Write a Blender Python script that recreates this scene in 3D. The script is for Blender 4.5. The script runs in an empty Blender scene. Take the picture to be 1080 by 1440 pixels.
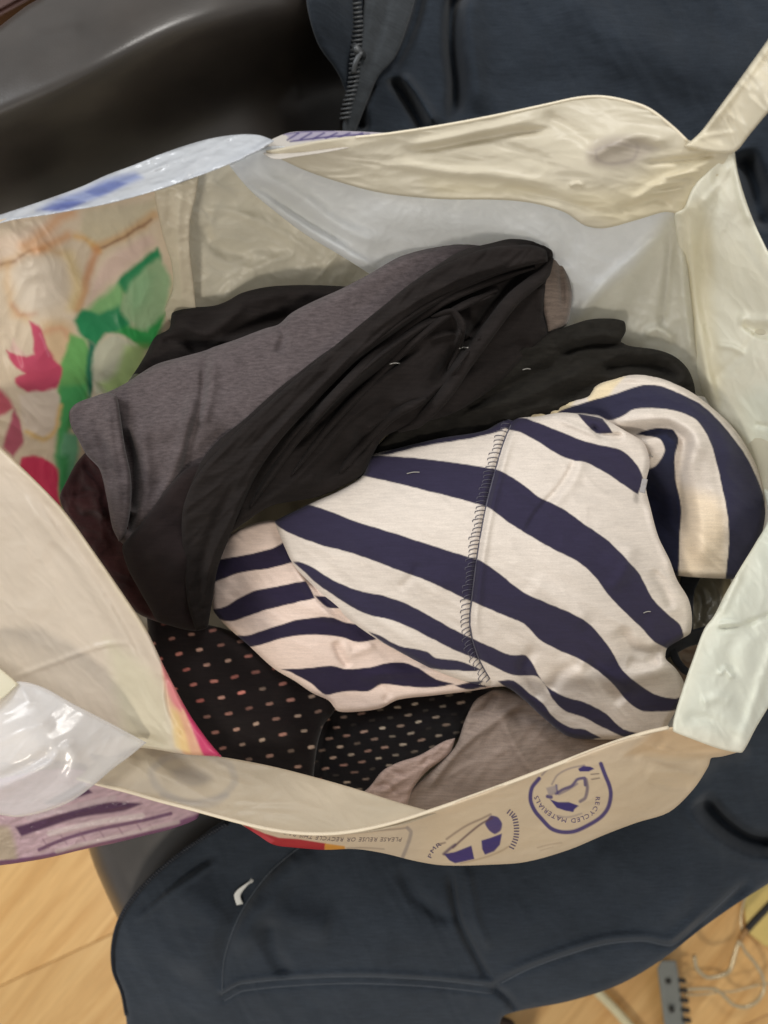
import bpy, math, random
import numpy as np
from mathutils import Vector

# ------------------------------------------------------------------ camera, world, light, exposure
CAMZ = 1.25
SC = bpy.context.scene
COL = SC.collection
cam_data = bpy.data.cameras.new('camera')
cam = bpy.data.objects.new('camera', cam_data)
COL.objects.link(cam)
cam.location = (0, 0, CAMZ)
cam_data.sensor_fit = 'HORIZONTAL'
cam_data.sensor_width = 36
cam_data.lens = 36
cam_data.clip_start = 0.01
cam_data.clip_end = 30
cam_data.dof.use_dof = True
cam_data.dof.focus_distance = 0.57
cam_data.dof.aperture_fstop = 5.5
SC.camera = cam

world = bpy.data.worlds.new("World")
SC.world = world
world.use_nodes = True
bg = world.node_tree.nodes['Background']
bg.inputs[0].default_value = (0.62, 0.61, 0.595, 1)
bg.inputs[1].default_value = 0.60

def area(name, loc, target, size, energy, color, sy=None):
    d = bpy.data.lights.new(name, 'AREA')
    d.energy = energy; d.color = color; d.size = size
    if sy:
        d.shape = 'RECTANGLE'; d.size_y = sy
    o = bpy.data.objects.new(name, d)
    COL.objects.link(o)
    o.location = loc
    o.rotation_euler = (Vector(target) - Vector(loc)).to_track_quat('-Z', 'Y').to_euler()
    return o
area('window_light', (-1.30, 0.80, 1.85), (0.1, 0, 0.65), 0.7, 20, (0.96, 0.98, 1.0), 0.9)
area('room_lamp', (0.45, 0.95, 1.75), (0.1, 0.2, 0.6), 0.35, 9, (1.0, 0.97, 0.92))
area('ceiling_lamp', (-0.50, -1.35, 2.05), (0, 0, 0.5), 0.25, 14, (1.0, 0.92, 0.80))
SC.view_settings.view_transform = 'Standard'
SC.view_settings.look = 'None'
SC.view_settings.exposure = 0.12
SC.view_settings.gamma = 1.0
SC.render.engine = 'CYCLES'
SC.cycles.max_bounces = 8

# ------------------------------------------------------------------ numeric helpers
F = 1080.0
def P(px, py, z):
    d = CAMZ - z
    return ((px - 540) / F * d, (720 - py) / F * d, z)

def lin(c):
    c = np.array(c[:3], float) / 255.0
    return np.where(c <= 0.04045, c / 12.92, ((c + 0.055) / 1.055) ** 2.4)

def noise2(x, y, seed=0):
    rs = np.random.RandomState(seed + 11)
    ang = rs.rand(256) * 2 * np.pi
    perm = rs.permutation(256)
    gx, gy = np.cos(ang), np.sin(ang)
    xi = np.floor(x).astype(int); yi = np.floor(y).astype(int)
    xf = x - xi; yf = y - yi
    def g(ix, iy, dx, dy):
        h = perm[(perm[ix & 255] + iy) & 255]
        return gx[h] * dx + gy[h] * dy
    u = xf ** 3 * (xf * (xf * 6 - 15) + 10); v = yf ** 3 * (yf * (yf * 6 - 15) + 10)
    a = g(xi, yi, xf, yf); b = g(xi + 1, yi, xf - 1, yf)
    c = g(xi, yi + 1, xf, yf - 1); d = g(xi + 1, yi + 1, xf - 1, yf - 1)
    return 1.4 * ((a + (b - a) * u) + ((c + (d - c) * u) - (a + (b - a) * u)) * v)

def fbm(x, y, seed=0, o=3):
    s = 0; a = 1.0; t = 0
    for k in range(o):
        s = s + a * noise2(x * 2 ** k + 13.7 * k, y * 2 ** k - 7.1 * k, seed + k); t += a; a *= 0.5
    return s / t

def ridged(x, y, seed=0, o=3):
    wx = x + 0.5 * noise2(x * .7, y * .7, seed + 50); wy = y + 0.5 * noise2(x * .7 + 9, y * .7, seed + 51)
    s = 0; a = 1.0; t = 0
    for k in range(o):
        s = s + a * (1 - 2.2 * np.abs(noise2(wx * 2 ** k, wy * 2 ** k, seed + k))); t += a; a *= 0.5
    return s / t

def smooth_path(pts, closed=False, n=6):
    """Centripetal-ish Catmull-Rom through 2D or 3D points."""
    p = np.array(pts, float)
    m = len(p)
    out = []
    rng = range(m if closed else m - 1)
    for i in rng:
        if closed:
            p0, p1, p2, p3 = p[(i - 1) % m], p[i], p[(i + 1) % m], p[(i + 2) % m]
        else:
            p0 = p[max(i - 1, 0)]; p1 = p[i]; p2 = p[i + 1]; p3 = p[min(i + 2, m - 1)]
        L = np.linalg.norm(p2 - p1) + 1e-9
        m1 = (p2 - p0); m2 = (p3 - p1)
        m1 = m1 / (np.linalg.norm(m1) + 1e-9) * L; m2 = m2 / (np.linalg.norm(m2) + 1e-9) * L
        # damp the tangent at sharp corners
        d01 = (p1 - p0) / (np.linalg.norm(p1 - p0) + 1e-9); d12 = (p2 - p1) / L; d23 = (p3 - p2) / (np.linalg.norm(p3 - p2) + 1e-9)
        k1 = max(0.0, float(d01 @ d12)) if np.linalg.norm(p1 - p0) > 1e-6 else 1
        k2 = max(0.0, float(d12 @ d23)) if np.linalg.norm(p3 - p2) > 1e-6 else 1
        m1 = m1 * k1; m2 = m2 * k2
        for j in range(n):
            t = j / n
            out.append((2*t**3-3*t*t+1)*p1 + (t**3-2*t*t+t)*m1 + (-2*t**3+3*t*t)*p2 + (t**3-t*t)*m2)
    if not closed:
        out.append(p[-1])
    return np.array(out)

def path_dist(x, y, path, closed=False):
    """nearest distance, side (cross sign), arc parameter 0..1, nearest point"""
    p = np.asarray(path, float)
    q = np.roll(p, -1, axis=0) if closed else p[1:]
    a = p if closed else p[:-1]
    L = np.hypot(*(q - a).T); cum = np.concatenate([[0], np.cumsum(L)]); tot = cum[-1] + 1e-9
    best = np.full(x.shape, 1e18); side = np.zeros(x.shape); par = np.zeros(x.shape)
    nx = np.zeros(x.shape); ny = np.zeros(x.shape)
    for i in range(len(a)):
        dx, dy = q[i] - a[i]; l2 = dx * dx + dy * dy
        if l2 < 1e-12: continue
        t = np.clip(((x - a[i][0]) * dx + (y - a[i][1]) * dy) / l2, 0, 1)
        cx = a[i][0] + t * dx; cy = a[i][1] + t * dy
        d = (x - cx) ** 2 + (y - cy) ** 2
        m = d < best
        best = np.where(m, d, best)
        side = np.where(m, dx * (y - a[i][1]) - dy * (x - a[i][0]), side)
        par = np.where(m, (cum[i] + t * L[i]) / tot, par)
        nx = np.where(m, cx, nx); ny = np.where(m, cy, ny)
    return np.sqrt(best), np.sign(side), par, nx, ny

def inside(x, y, poly):
    p = np.asarray(poly, float); q = np.roll(p, -1, axis=0)
    r = np.zeros(x.shape, bool)
    for (x1, y1), (x2, y2) in zip(p, q):
        if y1 == y2: continue
        c = ((y1 > y) != (y2 > y)) & (x < (x2 - x1) * (y - y1) / (y2 - y1) + x1)
        r ^= c
    return r

def sdist(x, y, poly):
    d, _, _, nx, ny = path_dist(x, y, poly, True)
    ins = inside(x, y, poly)
    return np.where(ins, d, -d), nx, ny

def tps(ctrl):
    c = np.array(ctrl, float); n = len(c)
    if n < 4:
        A = np.c_[np.ones(n), c[:, :2]]
        w = np.linalg.lstsq(A, c[:, 2], rcond=None)[0]
        return lambda x, y: w[0] + w[1] * x + w[2] * y
    s = 500.0; X = c[:, :2] / s
    def U(r2): return np.where(r2 > 1e-12, r2 * np.log(r2 + 1e-12), 0)
    K = U(((X[:, None] - X[None]) ** 2).sum(-1)) + 0.002 * np.eye(n)
    Pm = np.c_[np.ones(n), X]
    A = np.block([[K, Pm], [Pm.T, np.zeros((3, 3))]])
    w = np.linalg.solve(A, np.r_[c[:, 2], 0, 0, 0])
    def f(x, y):
        x = x / s; y = y / s
        r = w[n] + w[n + 1] * x + w[n + 2] * y
        for i in range(n):
            r = r + w[i] * U((x - X[i, 0]) ** 2 + (y - X[i, 1]) ** 2)
        return r
    return f

# ------------------------------------------------------------------ scene helpers
def tag(o, label=None, cat=None, group=None, kind=None):
    if label: o['label'] = label
    if cat: o['category'] = cat
    if group: o['group'] = group
    if kind: o['kind'] = kind
    return o

def thing(name, label, cat, loc, group=None):
    o = bpy.data.objects.new(name, None)
    o.empty_display_size = 0.05
    COL.objects.link(o); o.location = loc
    return tag(o, label, cat, group)

def mesh_obj(name, verts, faces, mat, parent=None, smooth=True, label=None, kind=None):
    me = bpy.data.meshes.new(name)
    me.from_pydata([tuple(v) for v in verts], [], [tuple(f) for f in faces])
    if smooth: me.polygons.foreach_set('use_smooth', [True] * len(me.polygons))
    me.materials.append(mat); me.update()
    o = bpy.data.objects.new(name, me)
    COL.objects.link(o)
    hang(o, parent)
    if label: o['label'] = label
    if kind: o['kind'] = kind
    return o

def offs(p):
    l = Vector((0, 0, 0))
    while p is not None:
        l += p.location; p = p.parent
    return l

def hang(o, parent):
    if parent is not None:
        o.parent = parent
        o.location = -offs(parent)

SHEETS = {}
class Sheet:
    """A piece of cloth or film: a smooth-edged surface with thickness, built on a fine grid."""
    def __init__(s, name, outline, z, mat, parent=None, h=2.5, strokes=(), noise=(), edge=(6, 0.004), skirt=0.006,
                 color=(200, 200, 200), paint=(), corner=False, zfun=None, gain=1.0, warp=None, label=None, kind=None, cfun=None, key=None, roll_out=None):
        poly = np.array(outline, float) if corner else smooth_path(outline, True, 5)
        x0, y0 = poly.min(0) - 2 * h; x1, y1 = poly.max(0) + 2 * h
        nx = int((x1 - x0) / h) + 1; ny = int((y1 - y0) / h) + 1
        X, Y = np.meshgrid(x0 + h * np.arange(nx), y0 + h * np.arange(ny))
        shp = X.shape; x = X.ravel(); y = Y.ravel()
        sd, bx, by = sdist(x, y, poly)
        keep = sd > -1.5 * h
        out = sd <= 0
        gx = x.copy(); gy = y.copy()
        x = np.where(out & keep, bx, x); y = np.where(out & keep, by, y)
        zf = (lambda a, b: np.full(a.shape, float(z))) if np.isscalar(z) else tps(z)
        Z = zf(x, y)
        if zfun is not None: Z = Z + zfun(x, y)
        Z = Z + gain * strokes_z(x, y, strokes)
        for n in noise:
            amp, sc = n[0], n[1]; ang = math.radians(n[2]) if len(n) > 2 else 0; st = n[3] if len(n) > 3 else 1
            kind_ = n[4] if len(n) > 4 else 'f'; seed = n[5] if len(n) > 5 else 3
            u = (x * math.cos(ang) + y * math.sin(ang)) / (sc * st); v = (-x * math.sin(ang) + y * math.cos(ang)) / sc
            Z = Z + amp * (ridged(u, v, seed, 2) if kind_ == 'r' else fbm(u, v, seed, 3))
        if edge:
            t = np.clip(1 - np.maximum(sd, 0) / edge[0], 0, 1)
            Z = Z - edge[1] * (1 - np.sqrt(np.maximum(0, 1 - t * t)))
        s.x0, s.y0, s.h, s.Z = x0, y0, h, Z.reshape(shp)
        # faces
        idx = np.arange(nx * ny).reshape(shp)
        q = np.stack([idx[:-1, :-1], idx[1:, :-1], idx[1:, 1:], idx[:-1, 1:]], -1).reshape(-1, 4)
        ok = keep[q].all(1) & (sd[q] > 0).any(1)
        q = q[ok]
        used = np.unique(q); remap = np.full(nx * ny, -1); remap[used] = np.arange(len(used))
        q = remap[q]; x = x[used]; y = y[used]; Zu = Z[used]
        # colour
        C = np.tile(lin(color), (len(used), 1))
        if cfun is not None: C = cfun(x, y, C)
        if warp:
            wx = x + warp[0] * fbm(x / warp[1], y / warp[1], 61); wy = y + warp[0] * fbm(x / warp[1] + 5, y / warp[1], 62)
            C = paint_on(wx, wy, C, paint)
        else: C = paint_on(x, y, C, paint)
        n0 = len(used)
        # skirt
        if skirt:
            e = np.concatenate([q[:, [0, 1]], q[:, [1, 2]], q[:, [2, 3]], q[:, [3, 0]]])
            code = e[:, 0] * n0 + e[:, 1]; rev = e[:, 1] * n0 + e[:, 0]
            b = e[~np.isin(code, rev)]
            nrm = np.zeros((n0, 2)); d = np.stack([x[b[:, 1]] - x[b[:, 0]], y[b[:, 1]] - y[b[:, 0]]], 1)
            nn = np.stack([d[:, 1], -d[:, 0]], 1)
            for k in (0, 1): np.add.at(nrm, b[:, k], nn)
            bv = np.unique(b)
            nl = np.linalg.norm(nrm[bv], axis=1, keepdims=True) + 1e-9
            off = nrm[bv] / nl * 3.0
            m2 = np.full(n0, -1); m2[bv] = n0 + np.arange(len(bv))
            x = np.r_[x, x[bv] + off[:, 0]]; y = np.r_[y, y[bv] + off[:, 1]]
            Zu = np.r_[Zu, Zu[bv] - skirt]; C = np.r_[C, C[bv]]
            sq = np.stack([b[:, 1], b[:, 0], m2[b[:, 0]], m2[b[:, 1]]], 1)
            q = np.r_[q, sq]
        d = CAMZ - Zu
        co = np.stack([(x - 540) / F * d, (720 - y) / F * d, Zu], 1)
        me = bpy.data.meshes.new(name)
        me.vertices.add(len(co)); me.vertices.foreach_set('co', co.ravel())
        me.loops.add(len(q) * 4); me.loops.foreach_set('vertex_index', q.ravel())
        me.polygons.add(len(q)); me.polygons.foreach_set('loop_start', np.arange(len(q)) * 4)
        me.polygons.foreach_set('loop_total', np.full(len(q), 4))
        me.polygons.foreach_set('use_smooth', np.ones(len(q), bool))
        me.update(calc_edges=True)
        at = me.color_attributes.new('print', 'FLOAT_COLOR', 'POINT')
        at.data.foreach_set('color', np.c_[C, np.ones(len(C))].ravel())
        me.materials.append(mat)
        me.validate()
        o = bpy.data.objects.new(name, me)
        COL.objects.link(o); hang(o, parent)
        if label: o['label'] = label
        if kind: o['kind'] = kind
        s.obj = o
        SHEETS[key or name] = s
    def zat(s, px, py):
        u = (px - s.x0) / s.h; v = (py - s.y0) / s.h
        i = int(min(max(u, 0), s.Z.shape[1] - 2)); j = int(min(max(v, 0), s.Z.shape[0] - 2))
        a, b = min(max(u - i, 0), 1), min(max(v - j, 0), 1)
        Z = s.Z
        return (Z[j, i] * (1 - a) + Z[j, i + 1] * a) * (1 - b) + (Z[j + 1, i] * (1 - a) + Z[j + 1, i + 1] * a) * b
    def at(s, px, py, up=0.0006):
        return P(px, py, s.zat(px, py) + up)

def strokes_z(x, y, strokes):
    Z = np.zeros(x.shape)
    for st in strokes:
        pts, amp, w = st[0], st[1], st[2]
        wp, wn = (w if isinstance(w, tuple) else (w, w))
        prof = st[3] if len(st) > 3 else 'g'
        pp = smooth_path(pts, False, 5) if len(pts) > 2 else np.array(pts, float)
        R = 5 * max(wp, wn)
        mn = pp.min(0) - R; mx = pp.max(0) + R
        m = (x > mn[0]) & (x < mx[0]) & (y > mn[1]) & (y < mx[1])
        if not m.any(): continue
        d, sg, t, _, _ = path_dist(x[m], y[m], pp)
        ww = np.where(sg > 0, wp, wn)
        if prof == 'g': v = np.exp(-(d / ww) ** 2)
        elif prof == 'e': v = np.exp(-np.sqrt(d * d + 1.0) / ww)
        else: v = np.exp(-(d / ww) ** 2)
        tp = np.clip(np.minimum(t, 1 - t) / 0.18, 0, 1); tp = tp * tp * (3 - 2 * tp)
        if len(st) > 4 and st[4] == 'full': tp = 1
        Z[m] += amp * v * tp
    return Z

def paint_on(x, y, C, paint):
    for p in paint:
        kind = p[0]; col = lin(p[2]) if p[2] is not None else None
        soft = p[3] if len(p) > 3 else 1.0
        op = p[4] if len(p) > 4 else 1.0
        pts = np.array(p[1], float)
        if kind == 'poly':
            pp = pts if (len(p) > 5 and p[5] == 'hard') else smooth_path(pts, True, 4)
            ext = soft
        elif kind == 'line':
            width = p[5]; pp = smooth_path(pts, False, 5) if len(pts) > 2 else pts; ext = width + soft
        elif kind == 'ring':
            width = p[5]; pp = smooth_path(pts, True, 5); ext = width + soft
        mn = pp.min(0) - ext - 2; mx = pp.max(0) + ext + 2
        m = (x > mn[0]) & (x < mx[0]) & (y > mn[1]) & (y < mx[1])
        if not m.any(): continue
        if kind == 'poly':
            sd, _, _ = sdist(x[m], y[m], pp)
        else:
            d = path_dist(x[m], y[m], pp, kind == 'ring')[0]; sd = width / 2 - d
        a = np.clip(sd / (2 * soft) + 0.5, 0, 1); a = (a * a * (3 - 2 * a) * op)[:, None]
        C[m] = C[m] * (1 - a) + col * a
    return C

def tube(name, pts, r, mat, parent=None, n=8, smooth=True, closed=False, flat=1.0, label=None, kind=None, verts_only=False, sm=4):
    p = smooth_path(pts, closed, sm) if len(pts) > 2 else np.array(pts, float)
    m = len(p); V = []; Fc = []
    up = Vector((0.1, 0.2, 1)).normalized()
    for i in range(m):
        a = p[max(i - 1, 0)] if not closed else p[(i - 1) % m]; b = p[min(i + 1, m - 1)] if not closed else p[(i + 1) % m]
        t = (Vector(b) - Vector(a)).normalized()
        s_ = t.cross(up)
        s_ = s_.normalized() if s_.length > 1e-5 else Vector((1, 0, 0))
        u_ = s_.cross(t).normalized()
        rr = r(i / (m - 1)) if callable(r) else r
        for k in range(n):
            an = 2 * math.pi * k / n
            V.append(Vector(p[i]) + s_ * (math.cos(an) * rr) + u_ * (math.sin(an) * rr * flat))
    for i in range(m if closed else m - 1):
        j = (i + 1) % m
        for k in range(n):
            Fc.append((i * n + k, i * n + (k + 1) % n, j * n + (k + 1) % n, j * n + k))
    if not closed:
        Fc.append(tuple(range(n))[::-1]); Fc.append(tuple((m - 1) * n + k for k in range(n)))
    if verts_only: return V, Fc
    return mesh_obj(name, V, Fc, mat, parent, smooth, label, kind)

def joined(name, parts, mat, parent=None, label=None, kind=None, smooth=True):
    V = []; Fc = []
    for v, f in parts:
        o = len(V); V += list(v); Fc += [tuple(i + o for i in g) for g in f]
    return mesh_obj(name, V, Fc, mat, parent, smooth, label, kind)

# ------------------------------------------------------------------ materials
def new_mat(name):
    m = bpy.data.materials.new(name); m.use_nodes = True
    nt = m.node_tree; nt.nodes.clear()
    out = nt.nodes.new('ShaderNodeOutputMaterial')
    b = nt.nodes.new('ShaderNodeBsdfPrincipled')
    nt.links.new(b.outputs[0], out.inputs[0])
    return m, nt, b, out

def coords(nt, scale=(1, 1, 1), rot=(0, 0, 0)):
    tc = nt.nodes.new('ShaderNodeTexCoord'); mp = nt.nodes.new('ShaderNodeMapping')
    mp.inputs['Scale'].default_value = scale; mp.inputs['Rotation'].default_value = rot
    nt.links.new(tc.outputs['Object'], mp.inputs[0])
    return mp.outputs[0]

def noise_node(nt, vec, scale, detail=3, rough=0.5, dist=0.0):
    n = nt.nodes.new('ShaderNodeTexNoise')
    n.inputs['Scale'].default_value = scale; n.inputs['Detail'].default_value = detail
    n.inputs['Roughness'].default_value = rough; n.inputs['Distortion'].default_value = dist
    nt.links.new(vec, n.inputs['Vector'])
    return n.outputs['Fac']

def ramp(nt, fac, lo, hi, p0=0.3, p1=0.7):
    r = nt.nodes.new('ShaderNodeMapRange')
    r.inputs['From Min'].default_value = p0; r.inputs['From Max'].default_value = p1
    r.inputs['To Min'].default_value = lo; r.inputs['To Max'].default_value = hi
    nt.links.new(fac, r.inputs['Value'])
    return r.outputs[0]

def mulcol(nt, col, fac):
    m = nt.nodes.new('ShaderNodeVectorMath'); m.operation = 'SCALE'
    nt.links.new(col, m.inputs[0]); nt.links.new(fac, m.inputs['Scale'])
    return m.outputs[0]

def cloth_mat(name, color=None, rough=0.9, var=(0.88, 1.1), vs=60, fibre=900, aniso=(1, 1, 1), rot=0.0, bump=0.25, sheen=0.15,
              streak=((14, 150, 10), 4.5, .86, 1.12), bd=0.0004, big=None):
    m, nt, b, out = new_mat(name)
    if color is None:
        a = nt.nodes.new('ShaderNodeAttribute'); a.attribute_name = 'print'; src = a.outputs['Color']
    else:
        c = nt.nodes.new('ShaderNodeRGB'); c.outputs[0].default_value = (*lin(color), 1); src = c.outputs[0]
    v = coords(nt, aniso, (0, 0, rot))
    f1 = ramp(nt, noise_node(nt, v, vs, 4, .6), var[0], var[1])
    src = mulcol(nt, src, f1)
    fn = noise_node(nt, v, fibre, 2, .7)
    src = mulcol(nt, src, ramp(nt, fn, 0.9, 1.1))
    if streak:
        v2 = coords(nt, streak[0], (0, 0, rot))
        sn = noise_node(nt, v2, streak[1], 3, .65)
        src = mulcol(nt, src, ramp(nt, sn, streak[2], streak[3], .35, .65))
    nt.links.new(src, b.inputs['Base Color'])
    b.inputs['Roughness'].default_value = rough
    b.inputs['Specular IOR Level'].default_value = 0.1
    b.inputs['Sheen Weight'].default_value = sheen
    b.inputs['Sheen Roughness'].default_value = 0.5
    bp = nt.nodes.new('ShaderNodeBump'); bp.inputs['Strength'].default_value = bump; bp.inputs['Distance'].default_value = bd
    nt.links.new(fn, bp.inputs['Height'])
    last = bp
    if big:
        b2 = nt.nodes.new('ShaderNodeBump'); b2.inputs['Strength'].default_value = big[1]; b2.inputs['Distance'].default_value = 0.002
        nt.links.new(noise_node(nt, v, big[0], 3, .5, .4), b2.inputs['Height'])
        nt.links.new(bp.outputs[0], b2.inputs['Normal']); last = b2
    nt.links.new(last.outputs[0], b.inputs['Normal'])
    return m

def plastic_mat(name, rough=0.42, trans=0.25, spec=0.5, var=(0.94, 1.04), bump=0.3, bscale=60, coat=0.0, facet=34, fstr=.16, clear=0.0):
    m, nt, b, out = new_mat(name)
    a = nt.nodes.new('ShaderNodeAttribute'); a.attribute_name = 'print'
    v = coords(nt)
    src = mulcol(nt, a.outputs['Color'], ramp(nt, noise_node(nt, v, 25, 4, .6), var[0], var[1]))
    nt.links.new(src, b.inputs['Base Color'])
    b.inputs['Roughness'].default_value = rough
    b.inputs['Specular IOR Level'].default_value = spec
    b.inputs['Coat Weight'].default_value = coat; b.inputs['Coat Roughness'].default_value = 0.2
    bp = nt.nodes.new('ShaderNodeBump'); bp.inputs['Strength'].default_value = bump; bp.inputs['Distance'].default_value = 0.002
    nt.links.new(noise_node(nt, v, bscale, 4, .55, 0.8), bp.inputs['Height'])
    b2 = nt.nodes.new('ShaderNodeBump'); b2.inputs['Strength'].default_value = bump * .5; b2.inputs['Distance'].default_value = 0.0005
    nt.links.new(noise_node(nt, v, bscale * 8, 2, .5), b2.inputs['Height'])
    nt.links.new(bp.outputs[0], b2.inputs['Normal'])
    # crumpled facets
    nz = nt.nodes.new('ShaderNodeTexNoise'); nz.inputs['Scale'].default_value = 22; nt.links.new(v, nz.inputs['Vector'])
    wv = nt.nodes.new('ShaderNodeVectorMath'); wv.operation = 'MULTIPLY_ADD'; wv.inputs[1].default_value = (.035, .035, .035)
    nt.links.new(nz.outputs['Color'], wv.inputs[0]); nt.links.new(v, wv.inputs[2])
    vo = nt.nodes.new('ShaderNodeTexVoronoi'); vo.inputs['Scale'].default_value = facet; vo.feature = 'F1'
    nt.links.new(wv.outputs[0], vo.inputs['Vector'])
    b3 = nt.nodes.new('ShaderNodeBump'); b3.inputs['Strength'].default_value = fstr; b3.inputs['Distance'].default_value = .004
    nt.links.new(vo.outputs['Distance'], b3.inputs['Height']); nt.links.new(b2.outputs[0], b3.inputs['Normal'])
    nt.links.new(b3.outputs[0], b.inputs['Normal'])
    t = nt.nodes.new('ShaderNodeBsdfTranslucent'); nt.links.new(src, t.inputs[0])
    mx = nt.nodes.new('ShaderNodeMixShader'); mx.inputs[0].default_value = trans
    nt.links.new(b.outputs[0], mx.inputs[1]); nt.links.new(t.outputs[0], mx.inputs[2])
    last = mx.outputs[0]
    if clear:
        tr = nt.nodes.new('ShaderNodeBsdfTransparent')
        m2 = nt.nodes.new('ShaderNodeMixShader'); m2.inputs[0].default_value = clear
        nt.links.new(last, m2.inputs[1]); nt.links.new(tr.outputs[0], m2.inputs[2]); last = m2.outputs[0]
    nt.links.new(last, out.inputs[0])
    return m

def simple_mat(name, color, rough=0.5, metal=0.0, spec=0.5, var=None, bump=None, sc=40):
    m, nt, b, out = new_mat(name)
    c = nt.nodes.new('ShaderNodeRGB'); c.outputs[0].default_value = (*lin(color), 1); src = c.outputs[0]
    v = coords(nt)
    n = noise_node(nt, v, sc, 4, .6)
    src = mulcol(nt, src, ramp(nt, n, *(var or (0.9, 1.08))))
    nt.links.new(src, b.inputs['Base Color'])
    b.inputs['Roughness'].default_value = rough; b.inputs['Metallic'].default_value = metal
    b.inputs['Specular IOR Level'].default_value = spec
    if bump:
        bp = nt.nodes.new('ShaderNodeBump'); bp.inputs['Strength'].default_value = bump; bp.inputs['Distance'].default_value = 0.001
        nt.links.new(noise_node(nt, v, sc * 6, 3, .6), bp.inputs['Height']); nt.links.new(bp.outputs[0], b.inputs['Normal'])
    return m
# ================================================================== floor of laminate planks
def wood_mat(name, c1, c2, ang):
    m, nt, b, out = new_mat(name)
    v = coords(nt, (1, 1, 1), (0, 0, -ang))
    sep = nt.nodes.new('ShaderNodeMapping'); sep.inputs['Scale'].default_value = (1.2, 16, 1)
    nt.links.new(v, sep.inputs[0])
    oi = nt.nodes.new('ShaderNodeObjectInfo')
    add = nt.nodes.new('ShaderNodeVectorMath'); add.operation = 'ADD'
    sc = nt.nodes.new('ShaderNodeVectorMath'); sc.operation = 'SCALE'
    cmb = nt.nodes.new('ShaderNodeCombineXYZ')
    for i in range(3): nt.links.new(oi.outputs['Random'], cmb.inputs[i])
    nt.links.new(cmb.outputs[0], sc.inputs[0]); sc.inputs['Scale'].default_value = 30
    nt.links.new(sep.outputs[0], add.inputs[0]); nt.links.new(sc.outputs[0], add.inputs[1])
    f = noise_node(nt, add.outputs[0], 2.2, 6, .62, .9)
    f2 = noise_node(nt, add.outputs[0], 14, 3, .6, .2)
    cr = nt.nodes.new('ShaderNodeValToRGB')
    cr.color_ramp.elements[0].position = .3; cr.color_ramp.elements[0].color = (*lin(c1), 1)
    cr.color_ramp.elements[1].position = .7; cr.color_ramp.elements[1].color = (*lin(c2), 1)
    nt.links.new(f, cr.inputs[0])
    s = mulcol(nt, cr.outputs[0], ramp(nt, f2, .93, 1.05))
    s = mulcol(nt, s, ramp(nt, oi.outputs['Random'], .9, 1.06, 0, 1))
    nt.links.new(s, b.inputs['Base Color'])
    b.inputs['Roughness'].default_value = .38
    bp = nt.nodes.new('ShaderNodeBump'); bp.inputs['Strength'].default_value = .15; bp.inputs['Distance'].default_value = .001
    nt.links.new(f2, bp.inputs['Height']); nt.links.new(bp.outputs[0], b.inputs['Normal'])
    return m
ANG = math.radians(25)
WOOD = wood_mat('laminate', (206, 156, 92), (240, 198, 134), ANG)
SUB = simple_mat('underlay', (70, 50, 32), .9)
fl = mesh_obj('floor', [(-2.2, -2.2, -.012), (2.2, -2.2, -.012), (2.2, 2.2, -.012), (-2.2, 2.2, -.012)], [(0, 1, 2, 3)], SUB, smooth=False)
tag(fl, kind='structure')
def plank_mesh(L, W):
    g = 0.0007; c = 0.0012
    x0, x1, y0, y1 = g, L - g, g, W - g
    V = [(x0, y0, -.01), (x1, y0, -.01), (x1, y1, -.01), (x0, y1, -.01),
         (x0, y0, -c), (x1, y0, -c), (x1, y1, -c), (x0, y1, -c),
         (x0 + c, y0 + c, 0), (x1 - c, y0 + c, 0), (x1 - c, y1 - c, 0), (x0 + c, y1 - c, 0)]
    Fc = [(0, 1, 5, 4), (1, 2, 6, 5), (2, 3, 7, 6), (3, 0, 4, 7), (4, 5, 9, 8), (5, 6, 10, 9), (6, 7, 11, 10), (7, 4, 8, 11), (8, 9, 10, 11)]
    me = bpy.data.meshes.new('plank'); me.from_pydata(V, [], Fc); me.materials.append(WOOD); return me
PL, PW = 1.2, 0.19
pm = plank_mesh(PL, PW)
ax = Vector((math.cos(ANG), math.sin(ANG), 0)); ay = Vector((-math.sin(ANG), math.cos(ANG), 0))
s0 = Vector(P(80, 1350, 0)); off0 = s0.dot(ay)
for r in range(-7, 7):
    for c in range(-2, 2):
        o = bpy.data.objects.new('plank', pm); COL.objects.link(o)
        sh = (r * 0.43) % 1.2
        p = ax * (c * PL + sh - .15) + ay * (off0 + r * PW)
        o.location = (p.x, p.y, 0); o.rotation_euler = (0, 0, ANG)
        o.parent = fl

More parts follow.
